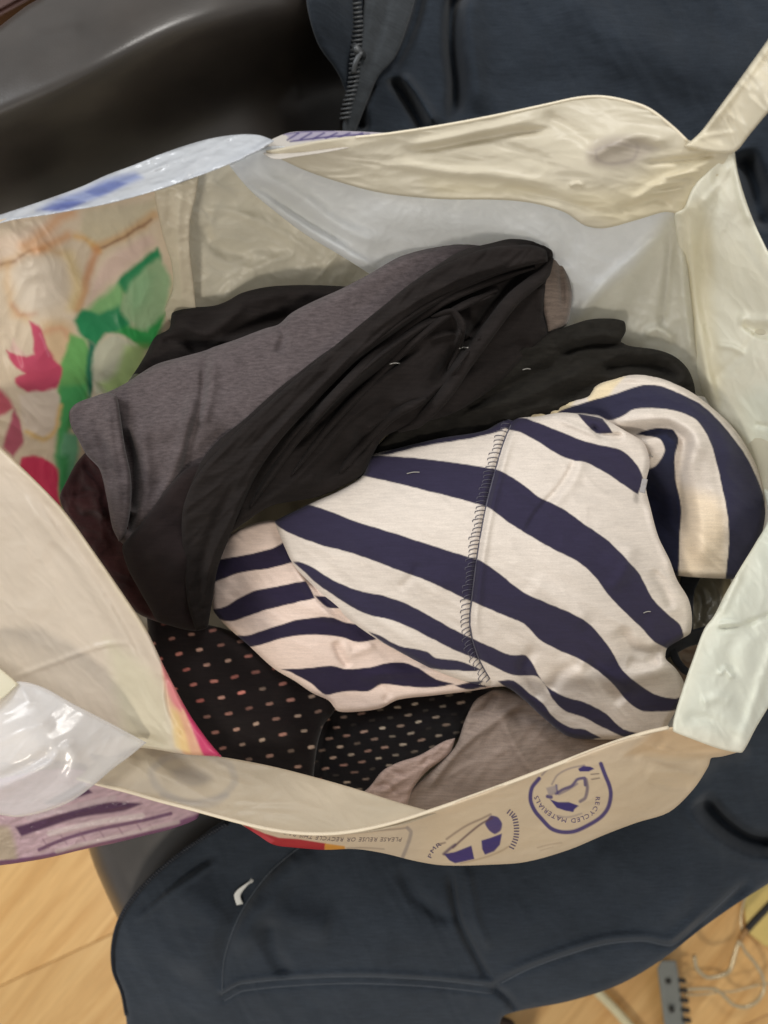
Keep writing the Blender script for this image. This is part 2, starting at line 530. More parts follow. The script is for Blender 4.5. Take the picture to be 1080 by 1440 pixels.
# ================================================================== chair: black leather seat and back
def leather_mat():
    m, nt, b, out = new_mat('black_leather')
    v = coords(nt)
    c = nt.nodes.new('ShaderNodeRGB'); c.outputs[0].default_value = (*lin((50, 45, 41)), 1)
    nt.links.new(mulcol(nt, c.outputs[0], ramp(nt, noise_node(nt, v, 18, 4), .8, 1.25)), b.inputs['Base Color'])
    vo = nt.nodes.new('ShaderNodeTexVoronoi'); vo.inputs['Scale'].default_value = 420; vo.feature = 'DISTANCE_TO_EDGE'
    nt.links.new(v, vo.inputs['Vector'])
    bp = nt.nodes.new('ShaderNodeBump'); bp.inputs['Strength'].default_value = .10; bp.inputs['Distance'].default_value = .0008
    nt.links.new(vo.outputs['Distance'], bp.inputs['Height'])
    b2 = nt.nodes.new('ShaderNodeBump'); b2.inputs['Strength'].default_value = .25; b2.inputs['Distance'].default_value = .003
    nt.links.new(noise_node(nt, v, 14, 3, .5, .5), b2.inputs['Height']); nt.links.new(bp.outputs[0], b2.inputs['Normal'])
    nt.links.new(b2.outputs[0], b.inputs['Normal'])
    nt.links.new(ramp(nt, noise_node(nt, v, 30, 4), .32, .41), b.inputs['Roughness'])
    b.inputs['Specular IOR Level'].default_value = .7
    b.inputs['Coat Weight'].default_value = .35; b.inputs['Coat Roughness'].default_value = .34
    return m
LEATHER = leather_mat()
chair = thing('leather_chair', 'black leather chair under the bag, its rounded backrest shining at the upper left', 'chair', (0, 0, 0))
Sheet('seat', [(118, 1150), (128, 1205), (165, 1290), (190, 1340), (240, 1385), (400, 1400), (700, 1395), (900, 1340), (960, 1200), (980, 700), (960, 200), (500, 120), (60, 150), (70, 700)],
      [(100, 1200, .440), (300, 1300, .458), (600, 1300, .458), (900, 1200, .454), (500, 700, .454), (100, 400, .454), (900, 400, .454), (220, 1210, .460)], LEATHER, chair, h=5,
      edge=(34, .035), skirt=.07)
def crest(x, y):
    pth = smooth_path([(-140, 205), (-40, 160), (60, 118), (150, 75), (240, 32), (330, 4), (430, -14), (600, -30), (900, -40), (1300, -40)], False, 5)
    d, sg, _, _, _ = path_dist(x, y, pth)
    s = d * sg
    up = np.where(s < 0, -.00022 * s + 0, 0)
    z = np.where(s >= 0, -.115 * (1 - np.exp(-(np.maximum(s, 0) / 95) ** 2)), -.05 * (np.clip(-s / 150, 0, 3)) ** 2)
    return z
Sheet('backrest', [(90, -160), (80, -50), (62, -8), (36, 9), (-20, 52), (-140, 140), (-140, 420), (100, 420), (560, 330), (1000, 300), (1200, 250), (1200, -160)],
      [(-100, 0, .69), (300, 0, .66), (430, 0, .60), (600, 0, .50), (1100, 0, .48), (300, 200, .66), (430, 200, .60), (600, 200, .50)], LEATHER, chair, h=5, zfun=crest, edge=(10, .01), skirt=.18,
      strokes=[([(400, 60), (412, 100), (424, 145)], .0012, 6), ([(30, 30), (60, 42), (120, 30)], .0015, 12)], noise=[(.004, 170, -25, 2)])
tube('seat_column', [(0, .02, .02), (0, .02, .405)], .03, simple_mat('black_steel', (28, 28, 30), .4, .8), chair, n=12)
base = []
for k in range(5):
    a = math.radians(72 * k + 20)
    base.append(tube('', [(0, .02, .08), (.14 * math.cos(a), .02 + .14 * math.sin(a), .06), (.27 * math.cos(a), .02 + .27 * math.sin(a), .025)], .018, None, n=8, verts_only=True))
joined('star_base', base, bpy.data.materials['black_steel'], chair)

# ================================================================== far corner: brown wooden cabinet corner and white paper
cab = thing('wooden_cabinet', 'dark reddish brown wooden cabinet edge beyond the chair back, in the top left corner', 'cabinet', P(-40, -40, 0))
CW = simple_mat('dark_brown_wood', (72, 44, 36), .45, var=(.75, 1.2), sc=12, bump=.2)
def box(name, c, s, rot, mat, parent, bev=.004):
    import bmesh
    bm = bmesh.new(); bmesh.ops.create_cube(bm, size=1)
    for v in bm.verts: v.co = Vector((v.co.x * s[0], v.co.y * s[1], v.co.z * s[2]))
    if bev: bmesh.ops.bevel(bm, geom=bm.edges[:], offset=bev, segments=2, affect='EDGES')
    from mathutils import Matrix
    bmesh.ops.rotate(bm, verts=bm.verts[:], matrix=Matrix.Rotation(rot, 3, 'Z'))
    bmesh.ops.translate(bm, verts=bm.verts[:], vec=Vector(c))
    me = bpy.data.meshes.new(name); bm.to_mesh(me); bm.free(); me.materials.append(mat)
    o = bpy.data.objects.new(name, me); COL.objects.link(o); hang(o, parent); return o
pc = P(-75, -60, .3)
box('body', (pc[0], pc[1], .16), (.20, .22, .31), .5, CW, cab)
box('top', (pc[0], pc[1], .3255), (.22, .24, .02), .5, CW, cab)
PAPER = simple_mat('white_paper', (225, 222, 220), .8)
pp_ = [P(34, -60, .12), P(38, 9, .12), P(50, 9, .12), P(72, -8, .12), P(80, -60, .12)]
pv = [(a, b, .12) for a, b, _ in pp_] + [(a, b, .0) for a, b, _ in pp_]
pf = [(0, 1, 2, 3, 4)] + [(i, i + 5, (i + 1) % 5 + 5, (i + 1) % 5) for i in range(5)]
pk = mesh_obj('white_box', pv, pf, PAPER, None, False)
tag(pk, 'small white box corner beside the dark brown cabinet at the top left', 'box')
# ================================================================== navy zip jacket
NAVY = cloth_mat('navy_fleece', (43, 49, 57), .92, (.82, 1.15), 14, 700, bump=.3, sheen=.12, big=(26, .35))
TAPE = cloth_mat('zip_tape', (66, 70, 74), .85, (.85, 1.1), 60, 900, sheen=.1)
DKNAVY = cloth_mat('dark_navy_trim', (24, 28, 36), .9, (.85, 1.1), 60, 900, sheen=.1)
METAL = simple_mat('zip_metal', (84, 86, 88), .5, .6, sc=200)
jacket = thing('zip_jacket', 'dark navy fleece zip jacket spread over the leather chair beneath the bag', 'jacket', (0, 0, .48))
def jz(x, y):
    # rises over the back of the chair at the top, falls over the front of the seat at the bottom
    t = np.clip((300 - y) / 300, 0, 1.4)
    z = .02 * (t * t * (3 - 2 * np.clip(t, 0, 1))) + .085 * np.clip(t, 0, 1) * np.exp(-((x - 430) / 100) ** 2)
    b = np.clip((y - 1290 - .12 * (x - 500) * (x < 500)) / 200, 0, 2)
    z = z - .05 * b ** 1.6
    r = np.clip((x - 960) / 200, 0, 2)
    z = z - .05 * r ** 1.5 * np.clip((y - 900) / 200, 0, 1)
    return z
Sheet('body', [(434, -80), (430, -5), (446, 60), (476, 105), (490, 150), (482, 200), (495, 260), (420, 400), (340, 900), (330, 1140), (300, 1163), (250, 1200),
               (203, 1240), (170, 1283), (157, 1322), (158, 1362), (172, 1396), (178, 1440), (184, 1520), (540, 1520), (690, 1500), (705, 1432), (728, 1422),
               (800, 1408), (870, 1385), (930, 1350), (985, 1307), (1030, 1275), (1080, 1243), (1180, 1180), (1240, 900), (1240, 300), (1240, -80)],
      [(500, 300, .503), (900, 300, .503), (300, 1250, .505), (600, 1300, .51), (900, 1250, .508), (1100, 900, .515), (1100, 300, .51), (600, 800, .5), (200, 1350, .50), (800, 1100, .51), (700, 0, .51)],
      NAVY, jacket, h=2.4, zfun=jz, gain=1.6, edge=(9, .006), skirt=.03,
      noise=[(.006, 170, 70, 1.8, 'f', 4), (.0022, 60, 20, 1.5, 'f', 9), (.0016, 48, 65, 3, 'r', 14)],
      strokes=[
        # top: zip and deep folds
        ([(700, -60), (640, 0), (634, 60), (640, 120), (636, 185)], -.016, (9, 12)),
        ([(665, -60), (662, 0), (665, 80), (675, 170)], .006, 16),
        ([(600, -60), (585, 20), (560, 80), (540, 110)], -.008, 9),
        ([(545, 108), (570, 140), (600, 190)], -.010, (7, 10)),
        ([(560, 100), (585, 130), (615, 180)], .007, 8),
        ([(520, 110), (505, 150), (508, 190)], -.018, 9),
        ([(780, -40), (850, 40), (960, 90), (1080, 100)], .007, 40),
        ([(700, 140), (800, 110), (900, 130)], -.002, 26),
        ([(1040, 210), (1060, 260), (1075, 330)], -.02, 16),
        ([(1058, 330), (1075, 290), (1110, 260)], .008, 12),
        # bottom: pocket bulge
        ([(430, 1180), (380, 1225), (340, 1280), (318, 1340), (312, 1400)], -.004, (16, 5)),
        ([(445, 1190), (395, 1240), (355, 1290), (335, 1350)], .006, 16),
        ([(380, 1290), (385, 1340), (410, 1375)], -.006, (14, 11)),
        ([(372, 1255), (400, 1290), (470, 1310)], .005, 22),
        ([(632, 1215), (645, 1290), (668, 1340), (692, 1385)], -.006, (7, 5)),
        ([(655, 1215), (668, 1290), (690, 1340)], .004, 8),
        ([(560, 1215), (585, 1260), (640, 1300)], -.004, 10),
        # hem lines (double stitched)
        ([(312, 1400), (340, 1386), (480, 1376), (600, 1380), (690, 1390)], -.0028, 3.0, 'e', 'full'),
        ([(314, 1408), (342, 1394), (480, 1384), (600, 1388), (694, 1398)], -.0022, 2.4, 'e', 'full'),
        ([(312, 1393), (340, 1378), (480, 1368), (600, 1372), (690, 1380)], .0022, 4, 'g', 'full'),
        ([(690, 1388), (740, 1365), (800, 1345), (850, 1330), (905, 1326), (945, 1332), (985, 1300)], -.003, 3, 'e', 'full'),
        ([(690, 1378), (740, 1355), (800, 1334), (850, 1320), (905, 1316), (945, 1320), (1000, 1270)], .004, 6),
        ([(940, 1332), (1000, 1290), (1060, 1235)], -.006, 8),
        ([(690, 1385), (715, 1405), (728, 1425)], -.006, 6),
        # lower right sleeve opening
        ([(985, 1115), (1010, 1150), (1050, 1180), (1100, 1190)], -.022, (22, 12)),
        ([(975, 1100), (1000, 1065), (1060, 1050)], .006, 12),
        ([(960, 1125), (990, 1165), (1050, 1200), (1120, 1210)], .010, 14),
        ([(830, 1190), (900, 1230), (960, 1300)], .004, 30),
        ([(240, 1240), (300, 1300), (250, 1380)], .006, 30),
        ([(190, 1290), (240, 1245), (310, 1195)], -.003, 4, 'e'),
        ([(186, 1300), (240, 1256), (310, 1208)], .003, 5)])
JS = SHEETS['body']
STI = simple_mat('hem_thread', (66, 72, 80), .8, sc=150)
def jtube(pts, r=.0006):
    return tube('', [JS.at(x, y, .0003) for x, y in smooth_path(pts, False, 6)], r, None, n=5, sm=1, verts_only=True)
for ln in ([(312, 1397), (340, 1383), (480, 1373), (600, 1377), (688, 1386)], [(316, 1407), (344, 1393), (480, 1383), (600, 1387), (692, 1397)],
           [(700, 1385), (745, 1362), (800, 1342), (850, 1328), (905, 1323), (945, 1329), (985, 1297), (1040, 1245)], [(312, 1400), (316, 1345), (338, 1285), (378, 1228), (425, 1188)]):
    V_, F_ = jtube(ln); mesh_obj('hem_stitching', V_, F_, STI, jacket)
# zip at the top: tape, teeth, slider
Sheet('zip_tape', [(508, -70), (512, -10), (508, 50), (500, 110), (484, 160), (482, 190), (492, 205), (506, 170), (518, 140), (532, 108), (556, 80), (575, 30), (585, -10), (590, -70)],
      [(540, -50, JS.zat(540, -50) + .009), (510, -50, JS.zat(510, -50) + .007), (540, 20, JS.zat(540, 20) + .012), (510, 20, JS.zat(510, 20) + .007), (520, 100, JS.zat(520, 100) + .012), (495, 190, JS.zat(495, 190) + .008)], TAPE, jacket, h=2.5, edge=(5, .003), skirt=.004,
      strokes=[([(548, -60), (546, 0), (530, 60), (508, 120)], -.003, 5), ([(530, -60), (528, 0), (516, 60)], .002, 6)], noise=[(.003, 60)])
tp = [(497, -60), (500, 0), (503, 40), (500, 80), (496, 120), (488, 150), (485, 170)]
pth = smooth_path(tp, False, 12)
L = np.r_[0, np.cumsum(np.hypot(*np.diff(pth, axis=0).T))]
z_at = lambda px, py: float(np.interp(py, [-60, 20, 100, 190], [.729, .72, .66, .604]))
teeth = []
tooth = []
s = 0
mp = []
while s < L[-1]:
    px = np.interp(s, L, pth[:, 0]); py = np.interp(s, L, pth[:, 1])
    z = max(JS.zat(px, py) + .003, SHEETS['zip_tape'].zat(px, py) + .001)
    mp.append((px, py, z))
    a = Vector(P(px - 8, py + 1, z)); b = Vector(P(px + 8, py - 1, z))
    V, Fc = tube('', [a, b], .0012, None, n=6, verts_only=True)
    tooth.append((V, Fc)); s += 6.5
joined('zip_teeth', tooth, METAL, jacket)
a = Vector(P(505, 74, JS.zat(505, 74) + .006)); 
joined('zip_slider', [tube('', [JS.at(498, 66, .012), JS.at(512, 78, .012)], lambda t: .0045, None, n=8, flat=.6, verts_only=True),
                      tube('', [JS.at(508, 72, .017), JS.at(500, 88, .014), JS.at(497, 104, .012)], lambda t: .0025, None, n=8, flat=.5, verts_only=True)], METAL, jacket)
# piped zip edge on the lower left
ed = [(318, 1157), (292, 1172), (250, 1200), (206, 1238), (172, 1281), (158, 1322), (158, 1362), (170, 1394), (176, 1425)]
pe = smooth_path(ed, False, 6)
tube('edge_piping', [JS.at(max(x + 2, x), y + 1, .0015) for x, y in pe], .0022, DKNAVY, jacket, n=8, sm=1)
st = []
L = np.r_[0, np.cumsum(np.hypot(*np.diff(pe, axis=0).T))]; s = 4
while s < L[-1] * .62:
    px = np.interp(s, L, pe[:, 0]); py = np.interp(s, L, pe[:, 1])
    q = Vector(JS.at(px + 2, py + 1, .0032))
    st.append(tube('', [q - Vector((.0013, -.0008, 0)), q + Vector((.0013, -.0008, 0))], .0007, None, n=5, verts_only=True)); s += 4.2
joined('edge_teeth', st, simple_mat('dark_zip_teeth', (62, 64, 70), .4, .3), jacket)
# reflective mark
Sheet('reflective_mark', [(357, 1236), (345, 1243), (334, 1251), (329, 1259), (333, 1273), (342, 1271), (338, 1260), (344, 1250)],
      [(355, 1236, JS.zat(355, 1236) + .0016), (330, 1258, JS.zat(330, 1258) + .0016), (338, 1273, JS.zat(338, 1273) + .0016)], simple_mat('reflective_print', (205, 205, 200), .4), jacket, h=1.5, edge=(1, .0003), skirt=.001, corner=False)
# ================================================================== woven plastic shopping bag
BAG = plastic_mat('woven_bag', rough=.4, trans=.32, spec=.45, bump=.35, bscale=34)
LIN = plastic_mat('inner_lining', rough=.42, trans=.5, spec=.45, bump=.3, bscale=30)
FILM = plastic_mat('glossy_film', rough=.24, trans=.35, spec=.6, bump=.35, bscale=28, coat=.35)
FILM2 = plastic_mat('clear_film', rough=.2, trans=.35, spec=.6, bump=.35, bscale=30, coat=.4, clear=.3, fstr=.3)
bag = thing('shopping_bag', 'open cream plastic shopping bag with floral side panel and purple emblems, full of clothes', 'bag', (0, 0, .48))
CREAM = (216, 208, 188)
CRINK = [(.004, 75, 20, 1.6, 'r', 21), (.0016, 26, 0, 1.5, 'r', 31)]
CR2 = [(.0025, 60, -15, 2.0, 'r', 5), (.001, 22, 10, 1.6, 'r', 8)]
FAINT = [(.0022, 110, 10, 1.5, 'f', 12), (.0012, 40, 10, 2.6, 'r', 15)]

# lining low down (what shows in the gaps between the clothes)
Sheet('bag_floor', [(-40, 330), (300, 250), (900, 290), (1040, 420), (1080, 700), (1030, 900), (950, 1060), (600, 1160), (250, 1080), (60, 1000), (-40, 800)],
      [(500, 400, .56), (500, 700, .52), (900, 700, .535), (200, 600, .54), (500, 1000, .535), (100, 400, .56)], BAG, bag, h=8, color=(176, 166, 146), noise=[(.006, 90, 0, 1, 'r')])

# upper left glossy cuff with blue print
Sheet('back_cuff_film', [(-60, 330), (-20, 308), (0, 302), (60, 282), (115, 262), (150, 246), (190, 231), (230, 215), (290, 196), (335, 189), (365, 190), (386, 198),
                    (362, 213), (320, 232), (270, 251), (220, 268), (150, 287), (80, 300), (0, 314), (-60, 345)],
      [(0, 310, .752), (0, 300, .741), (200, 272, .755), (200, 225, .735), (370, 200, .757), (330, 192, .748), (-60, 335, .745)], FILM, bag, h=1.8, color=(206, 210, 216), edge=(3, .001), skirt=.004,
      noise=[(.0030, 26, -20, 3.2, 'r', 3), (.0012, 10, -15, 3, 'r', 4)],
      paint=[('poly', [(52, 296), (80, 280), (110, 270), (150, 252), (190, 243), (200, 250), (160, 268), (120, 285), (80, 295)], (120, 138, 196), 6, .75),
             ('poly', [(60, 295), (95, 283), (120, 284), (90, 296)], (84, 100, 172), 3, .8),
             ('poly', [(120, 270), (160, 255), (178, 258), (140, 276)], (96, 112, 176), 3, .75)])

# floral printed panel on the left inside
PETAL = (226, 208, 184); PINK = (205, 84, 112); TAN = (212, 176, 132); G1 = (52, 146, 96); G2 = (140, 192, 128); G3 = (160, 190, 148)
Sheet('floral_panel', [(-70, 335), (0, 309), (80, 296), (150, 283), (226, 264), (255, 300), (262, 380), (262, 440), (240, 520), (200, 600), (160, 700), (140, 790), (110, 770), (60, 740), (0, 700), (-70, 640)],
      [(0, 310, .752), (225, 265, .752), (240, 430, .66), (-60, 450, .74), (60, 520, .695), (160, 560, .645), (0, 640, .675), (110, 720, .62), (110, 420, .70), (250, 350, .70)],
      BAG, bag, h=1.8, warp=(4, 26), color=PETAL, edge=(3, .001), skirt=.004, noise=[(.005, 120, 35, 1.7, 'f', 3), (.0016, 45, 60, 1.5, 'r', 8)],
      strokes=[([(110, 290), (140, 400), (130, 520)], -.004, 30), ([(40, 310), (60, 420), (50, 560)], .005, 34)],
      paint=[
        ('poly', [(-60, 350), (40, 320), (90, 300), (70, 350), (20, 372), (-60, 390)], (228, 206, 184), 8),
        ('poly', [(120, 296), (190, 286), (222, 280), (218, 300), (180, 330), (130, 345), (112, 325)], (214, 202, 174), 7),
        # printed orange-brown petal lines and patches
        ('line', [(-20, 382), (10, 370), (38, 355), (60, 350), (84, 356)], TAN, 8.1, .75, 11), ('line', [(0, 372), (25, 364), (45, 351), (62, 349)], (150, 108, 86), 3.9, .8, 2.5),
        ('line', [(35, 345), (60, 330), (84, 305), (100, 298)], (222, 164, 112), 9.6, .7, 14),
        ('line', [(50, 352), (75, 342), (95, 330)], (220, 158, 104), 8.1, .7, 12),
        ('line', [(134, 348), (160, 338), (190, 322), (216, 303)], TAN, 6.6, .9, 13), ('line', [(136, 351), (158, 342), (185, 327), (212, 309)], (128, 84, 66), 3.3, .85, 2.6),
        ('line', [(108, 332), (128, 342), (138, 352)], (226, 180, 110), 6.6, .8, 8),
        ('line', [(136, 352), (126, 380), (117, 410), (110, 434)], (212, 150, 108), 5.8, .75, 11),
        ('line', [(10, 370), (14, 410), (20, 440), (38, 448)], (228, 188, 136), 9.6, .6, 9),
        ('line', [(18, 428), (28, 442), (50, 440)], (196, 130, 92), 6.6, .6, 6),
        ('line', [(96, 360), (108, 395), (104, 430)], (232, 206, 140), 11.1, .6, 14),
        ('poly', [(130, 400), (150, 365), (210, 330), (220, 340), (180, 375), (150, 400), (125, 425)], (226, 200, 186), 8.1),
        ('poly', [(22, 375), (70, 360), (92, 380), (90, 420), (60, 440), (25, 425)], (226, 212, 194), 14.1),
        ('poly', [(60, 455), (90, 450), (105, 470), (108, 520), (80, 540), (60, 500)], (228, 190, 140), 9.6, .6),
        ('line', [(60, 470), (85, 462), (102, 480)], (222, 150, 118), 6.6, .5, 6),
        # greens
        ('poly', [(222, 348), (226, 366), (212, 384), (190, 402), (178, 416), (166, 408), (166, 394), (185, 376)], G1, 4.3),
        ('poly', [(166, 398), (175, 414), (172, 440), (150, 452), (128, 446), (118, 440), (140, 420)], G2, 6.6),
        ('poly', [(104, 452), (116, 436), (140, 440), (168, 430), (184, 448), (178, 466), (150, 470), (136, 490), (118, 476)], G1, 5.1),
        ('poly', [(176, 412), (196, 384), (222, 362), (236, 380), (240, 400), (232, 436), (222, 462), (200, 466), (178, 450), (170, 432)], G3, 5.1),
        ('poly', [(182, 400), (200, 384), (214, 386), (206, 420), (188, 440)], (136, 188, 140), 12.6, .5),
        ('poly', [(160, 468), (180, 458), (206, 464), (232, 440), (222, 478), (200, 492), (176, 474)], (58, 158, 84), 5.1),
        ('poly', [(98, 470), (116, 474), (128, 500), (124, 560), (120, 580), (104, 600), (84, 602), (80, 560), (84, 520), (92, 496)], (118, 182, 106), 5.1),
        ('poly', [(84, 545), (120, 540), (122, 565), (104, 590), (90, 640), (84, 680), (78, 640)], (84, 170, 102), 6.6),
        ('poly', [(124, 480), (136, 488), (132, 540), (126, 570), (121, 530)], (46, 120, 92), 4.3),
        ('poly', [(134, 490), (160, 470), (184, 480), (202, 492), (190, 520), (166, 552), (134, 556), (130, 520)], (204, 204, 182), 5.1),
        ('poly', [(176, 488), (206, 484), (204, 510), (176, 548), (150, 556), (140, 540), (165, 520)], (168, 200, 118), 8.1, .75),
        ('poly', [(90, 610), (112, 610), (106, 660), (88, 690), (82, 660)], (122, 190, 150), 5.1),
        ('poly', [(80, 640), (96, 640), (96, 720), (84, 720)], (70, 158, 96), 6.6),
        # pinks
        ('poly', [(42, 452), (56, 458), (66, 484), (80, 508), (88, 520), (80, 545), (64, 552), (46, 554), (22, 540), (22, 532), (36, 526), (18, 512), (10, 492), (30, 500), (48, 498), (46, 474)], PINK, 3.0),
        ('poly', [(14, 494), (36, 500), (24, 486), (20, 476)], (224, 190, 178), 3.6),
        ('poly', [(-40, 540), (0, 548), (12, 560), (18, 574), (0, 585), (-40, 590)], (204, 100, 116), 4.3),
        ('poly', [(20, 576), (28, 590), (32, 622), (20, 642), (4, 628), (12, 600)], (186, 96, 116), 3.9),
        ('poly', [(28, 556), (44, 550), (62, 552), (74, 546), (84, 560), (82, 600), (60, 618), (38, 606), (30, 580)], (228, 212, 196), 4.3),
        ('line', [(38, 608), (60, 618), (78, 604), (86, 570)], (232, 196, 130), 4.3, .9, 6),
        ('poly', [(30, 646), (46, 640), (68, 648), (80, 660), (84, 700), (90, 740), (70, 760), (20, 690)], (212, 62, 98), 3.6),
        ('line', [(56, 470), (70, 500)], (232, 150, 170), 2.9, .5, 2)],
      )
# cream seam strip beside the floral panel
Sheet('seam_strip', [(216, 267), (248, 257), (280, 246), (276, 275), (268, 310), (267, 350), (272, 395), (276, 445), (272, 470), (228, 470), (230, 440), (243, 405), (241, 370), (230, 335), (222, 300)],
      [(218, 267, .7555), (278, 247, .756), (232, 445, .652), (275, 440, .668), (240, 350, .712), (268, 350, .722)], BAG, bag, h=2, color=(214, 204, 182), edge=(4, .002), skirt=.004,
      strokes=[([(256, 262), (250, 330), (258, 440)], .002, 6), ([(240, 262), (236, 320)], -.0015, 5)], noise=CR2)
Sheet('back_panel', [(252, 252), (330, 222), (420, 230), (520, 330), (560, 400), (600, 460), (420, 500), (260, 470), (258, 350)],
      [(260, 255, .742), (340, 225, .738), (270, 440, .655), (500, 430, .630), (500, 350, .668), (400, 300, .692)], BAG, bag, h=2.2, color=(226, 220, 202), edge=None, skirt=0,
      strokes=[([(272, 300), (320, 296), (400, 330), (470, 380)], .0035, 7), ([(280, 310), (300, 345), (360, 365)], -.004, 9), ([(300, 430), (360, 380), (420, 352)], .003, 8),
               ([(440, 400), (462, 372), (480, 352)], .003, 4)], noise=CRINK)
# white inner lining of the back wall
WHITE = (240, 243, 246)
Sheet('white_lining', [(322, 232), (352, 216), (388, 205), (440, 215), (560, 250), (700, 265), (830, 300), (950, 290), (962, 330), (972, 420), (985, 520), (1000, 560), (900, 540), (780, 520), (680, 470), (600, 440), (530, 392),
                       (480, 360), (430, 330), (390, 300), (350, 266)],
      [(330, 232, .758), (400, 210, .752), (560, 255, .738), (820, 305, .732), (945, 300, .73), (600, 420, .655), (800, 500, .638), (960, 520, .636), (480, 350, .694), (700, 380, .676), (940, 420, .676), (400, 290, .712)],
      LIN, bag, h=2.2, color=WHITE, edge=(3, .003), skirt=.006, noise=[(.003, 120, 20, 1.8, 'f', 5), (.0016, 55, 25, 2.2, 'r', 6), (.0007, 18, 0, 1.5, 'r', 7)],
      paint=[('poly', [(940, 300), (1000, 330), (1010, 570), (840, 560), (790, 480), (830, 420), (890, 370)], (222, 218, 198), 14, .75)],
      strokes=[([(345, 235), (420, 275), (480, 320), (550, 350)], .006, 10), ([(350, 260), (420, 312), (500, 362), (540, 385)], .005, 6), ([(340, 246), (410, 295), (500, 345)], -.004, 8),
               ([(500, 290), (620, 310), (730, 325), (800, 350)], .005, 26), ([(770, 290), (800, 330), (790, 380)], -.005, 14), ([(945, 315), (880, 370), (830, 420), (800, 460)], .005, 8),
               ([(930, 340), (905, 400), (870, 470)], -.006, 14), ([(945, 320), (938, 400), (930, 470)], -.006, 7), ([(958, 340), (962, 420), (975, 510)], .006, 7), ([(905, 470), (925, 462), (950, 480)], .005, 6)])
# cream band along the back rim
Sheet('back_rim_band', [(372, 212), (400, 207), (440, 199), (490, 192), (540, 187), (620, 175), (700, 160), (770, 145), (812, 136), (845, 134), (880, 140), (912, 151), (945, 176), (968, 197), (1000, 204), (1032, 212),
                        (1030, 240), (985, 262), (968, 292), (955, 300), (935, 298), (900, 308), (850, 321), (822, 317), (795, 299), (750, 286), (700, 281), (620, 280), (540, 272), (480, 257), (425, 238)],
      [(400, 208, .760), (540, 189, .764), (840, 136, .768), (965, 200, .768), (1030, 214, .766), (480, 250, .742), (620, 278, .738), (830, 316, .735), (960, 296, .742), (840, 230, .764), (700, 225, .757), (430, 235, .748)],
      BAG, bag, h=1.8, color=CREAM, edge=(3.5, .0025), skirt=.005,
      noise=[(.0022, 70, 12, 2.6, 'f', 3), (.0007, 22, 5, 3.5, 'r', 4)],
      strokes=[([(560, 215), (620, 206), (700, 190), (790, 180)], -.004, 6), ([(570, 205), (650, 190), (760, 165)], .0025, 6), ([(640, 196), (700, 200), (790, 240)], -.002, 10),
               ([(540, 228), (620, 240), (700, 246), (800, 262)], .003, 8), ([(820, 220), (870, 200), (900, 190), (950, 200)], .004, 10), ([(700, 262), (760, 275), (800, 285), (850, 300)], -.002, 6),
               ([(880, 292), (920, 262), (970, 240), (1010, 222)], .003, 6), ([(860, 300), (920, 280), (950, 290)], -.003, 7), ([(900, 230), (960, 225), (1010, 216)], -.003, 5),
               ([(760, 160), (800, 180), (850, 215)], -.003, 9), ([(930, 250), (990, 240)], .002, 3), ([(920, 262), (975, 252)], .002, 3), ([(910, 274), (965, 264)], .002, 3),
               ([(800, 262), (812, 258), (822, 262)], .0025, 3)],
      paint=[('poly', [(600, 255), (760, 262), (830, 300), (870, 320), (960, 300), (1030, 240), (1000, 210), (930, 225), (880, 262), (800, 270), (620, 275)], (228, 216, 180), 18, .5),
             ('poly', [(825, 212), (845, 195), (872, 190), (905, 196), (925, 208), (905, 222), (880, 235), (850, 236), (828, 228)], (160, 148, 140), 8, .55),
             ('ring', [(838, 212), (866, 202), (898, 208), (890, 224), (858, 230), (840, 224)], (140, 128, 128), 2.5, .35, 4)])
tube('rim_hem', [SHEETS['back_rim_band'].at(x, y, .0004) for x, y in smooth_path([(500, 193), (540, 189), (620, 177), (700, 162), (770, 147), (812, 138), (845, 136), (880, 142), (912, 153), (945, 178), (966, 198)], False, 5)], .0008, simple_mat('back_hem_plastic', (222, 212, 190), .45, var=(.95, 1.03), sc=80), bag, n=8, sm=1)
PC_ = [(a, b) for a, b in [(395, 197), (405, 188)]]
# outer face of the back wall, with a sliver of purple print
Sheet('back_outer_face', [(366, 205), (386, 194), (408, 186), (440, 184), (480, 184), (530, 186), (560, 188), (540, 196), (500, 206), (460, 214), (420, 220), (388, 224), (370, 216)],
      [(370, 210, .7545), (400, 188, .742), (540, 188, .750), (430, 218, .7585), (480, 208, .7585)], BAG, bag, h=1.4, color=(214, 208, 200), edge=(2, .001), skirt=.004,
      paint=[('poly', [(400, 187), (440, 183), (540, 186), (505, 190), (420, 199), (408, 196)], (138, 128, 176), 2, .6)]
            + [('line', [(404 + 18 * i, 197 - i * .8), (420 + 18 * i, 187)], (58, 46, 112), 1.0, .9, 2.2) for i in range(6)]
            + [('line', [(408, 199), (440, 195), (480, 191), (520, 189)], (58, 46, 112), 1, .9, 2.2), ('line', [(398, 189), (430, 185), (470, 184)], (58, 46, 112), .8, .8, 1.6)])
# the handle strap rising at the top right
Sheet('handle', [(962, 206), (985, 186), (1012, 150), (1040, 112), (1080, 56), (1120, 0), (1160, -50), (1230, -10), (1180, 40), (1130, 100), (1085, 152), (1055, 188), (1034, 213), (1000, 214)],
      [(970, 205, .772), (1030, 210, .772), (1080, 60, .80), (1080, 150, .80), (1180, -20, .84), (1040, 112, .788), (1050, 190, .782)], BAG, bag, h=1.8, color=(222, 214, 192), edge=(5, .003), skirt=.005,
      strokes=[([(985, 192), (1050, 108), (1120, 10)], .0025, 6), ([(1000, 210), (1050, 150), (1130, 60)], -.002, 14), ([(975, 196), (1000, 190), (1040, 185)], .001, 4)], noise=[(.0015, 30, 50, 3, 'r', 5)],
      )
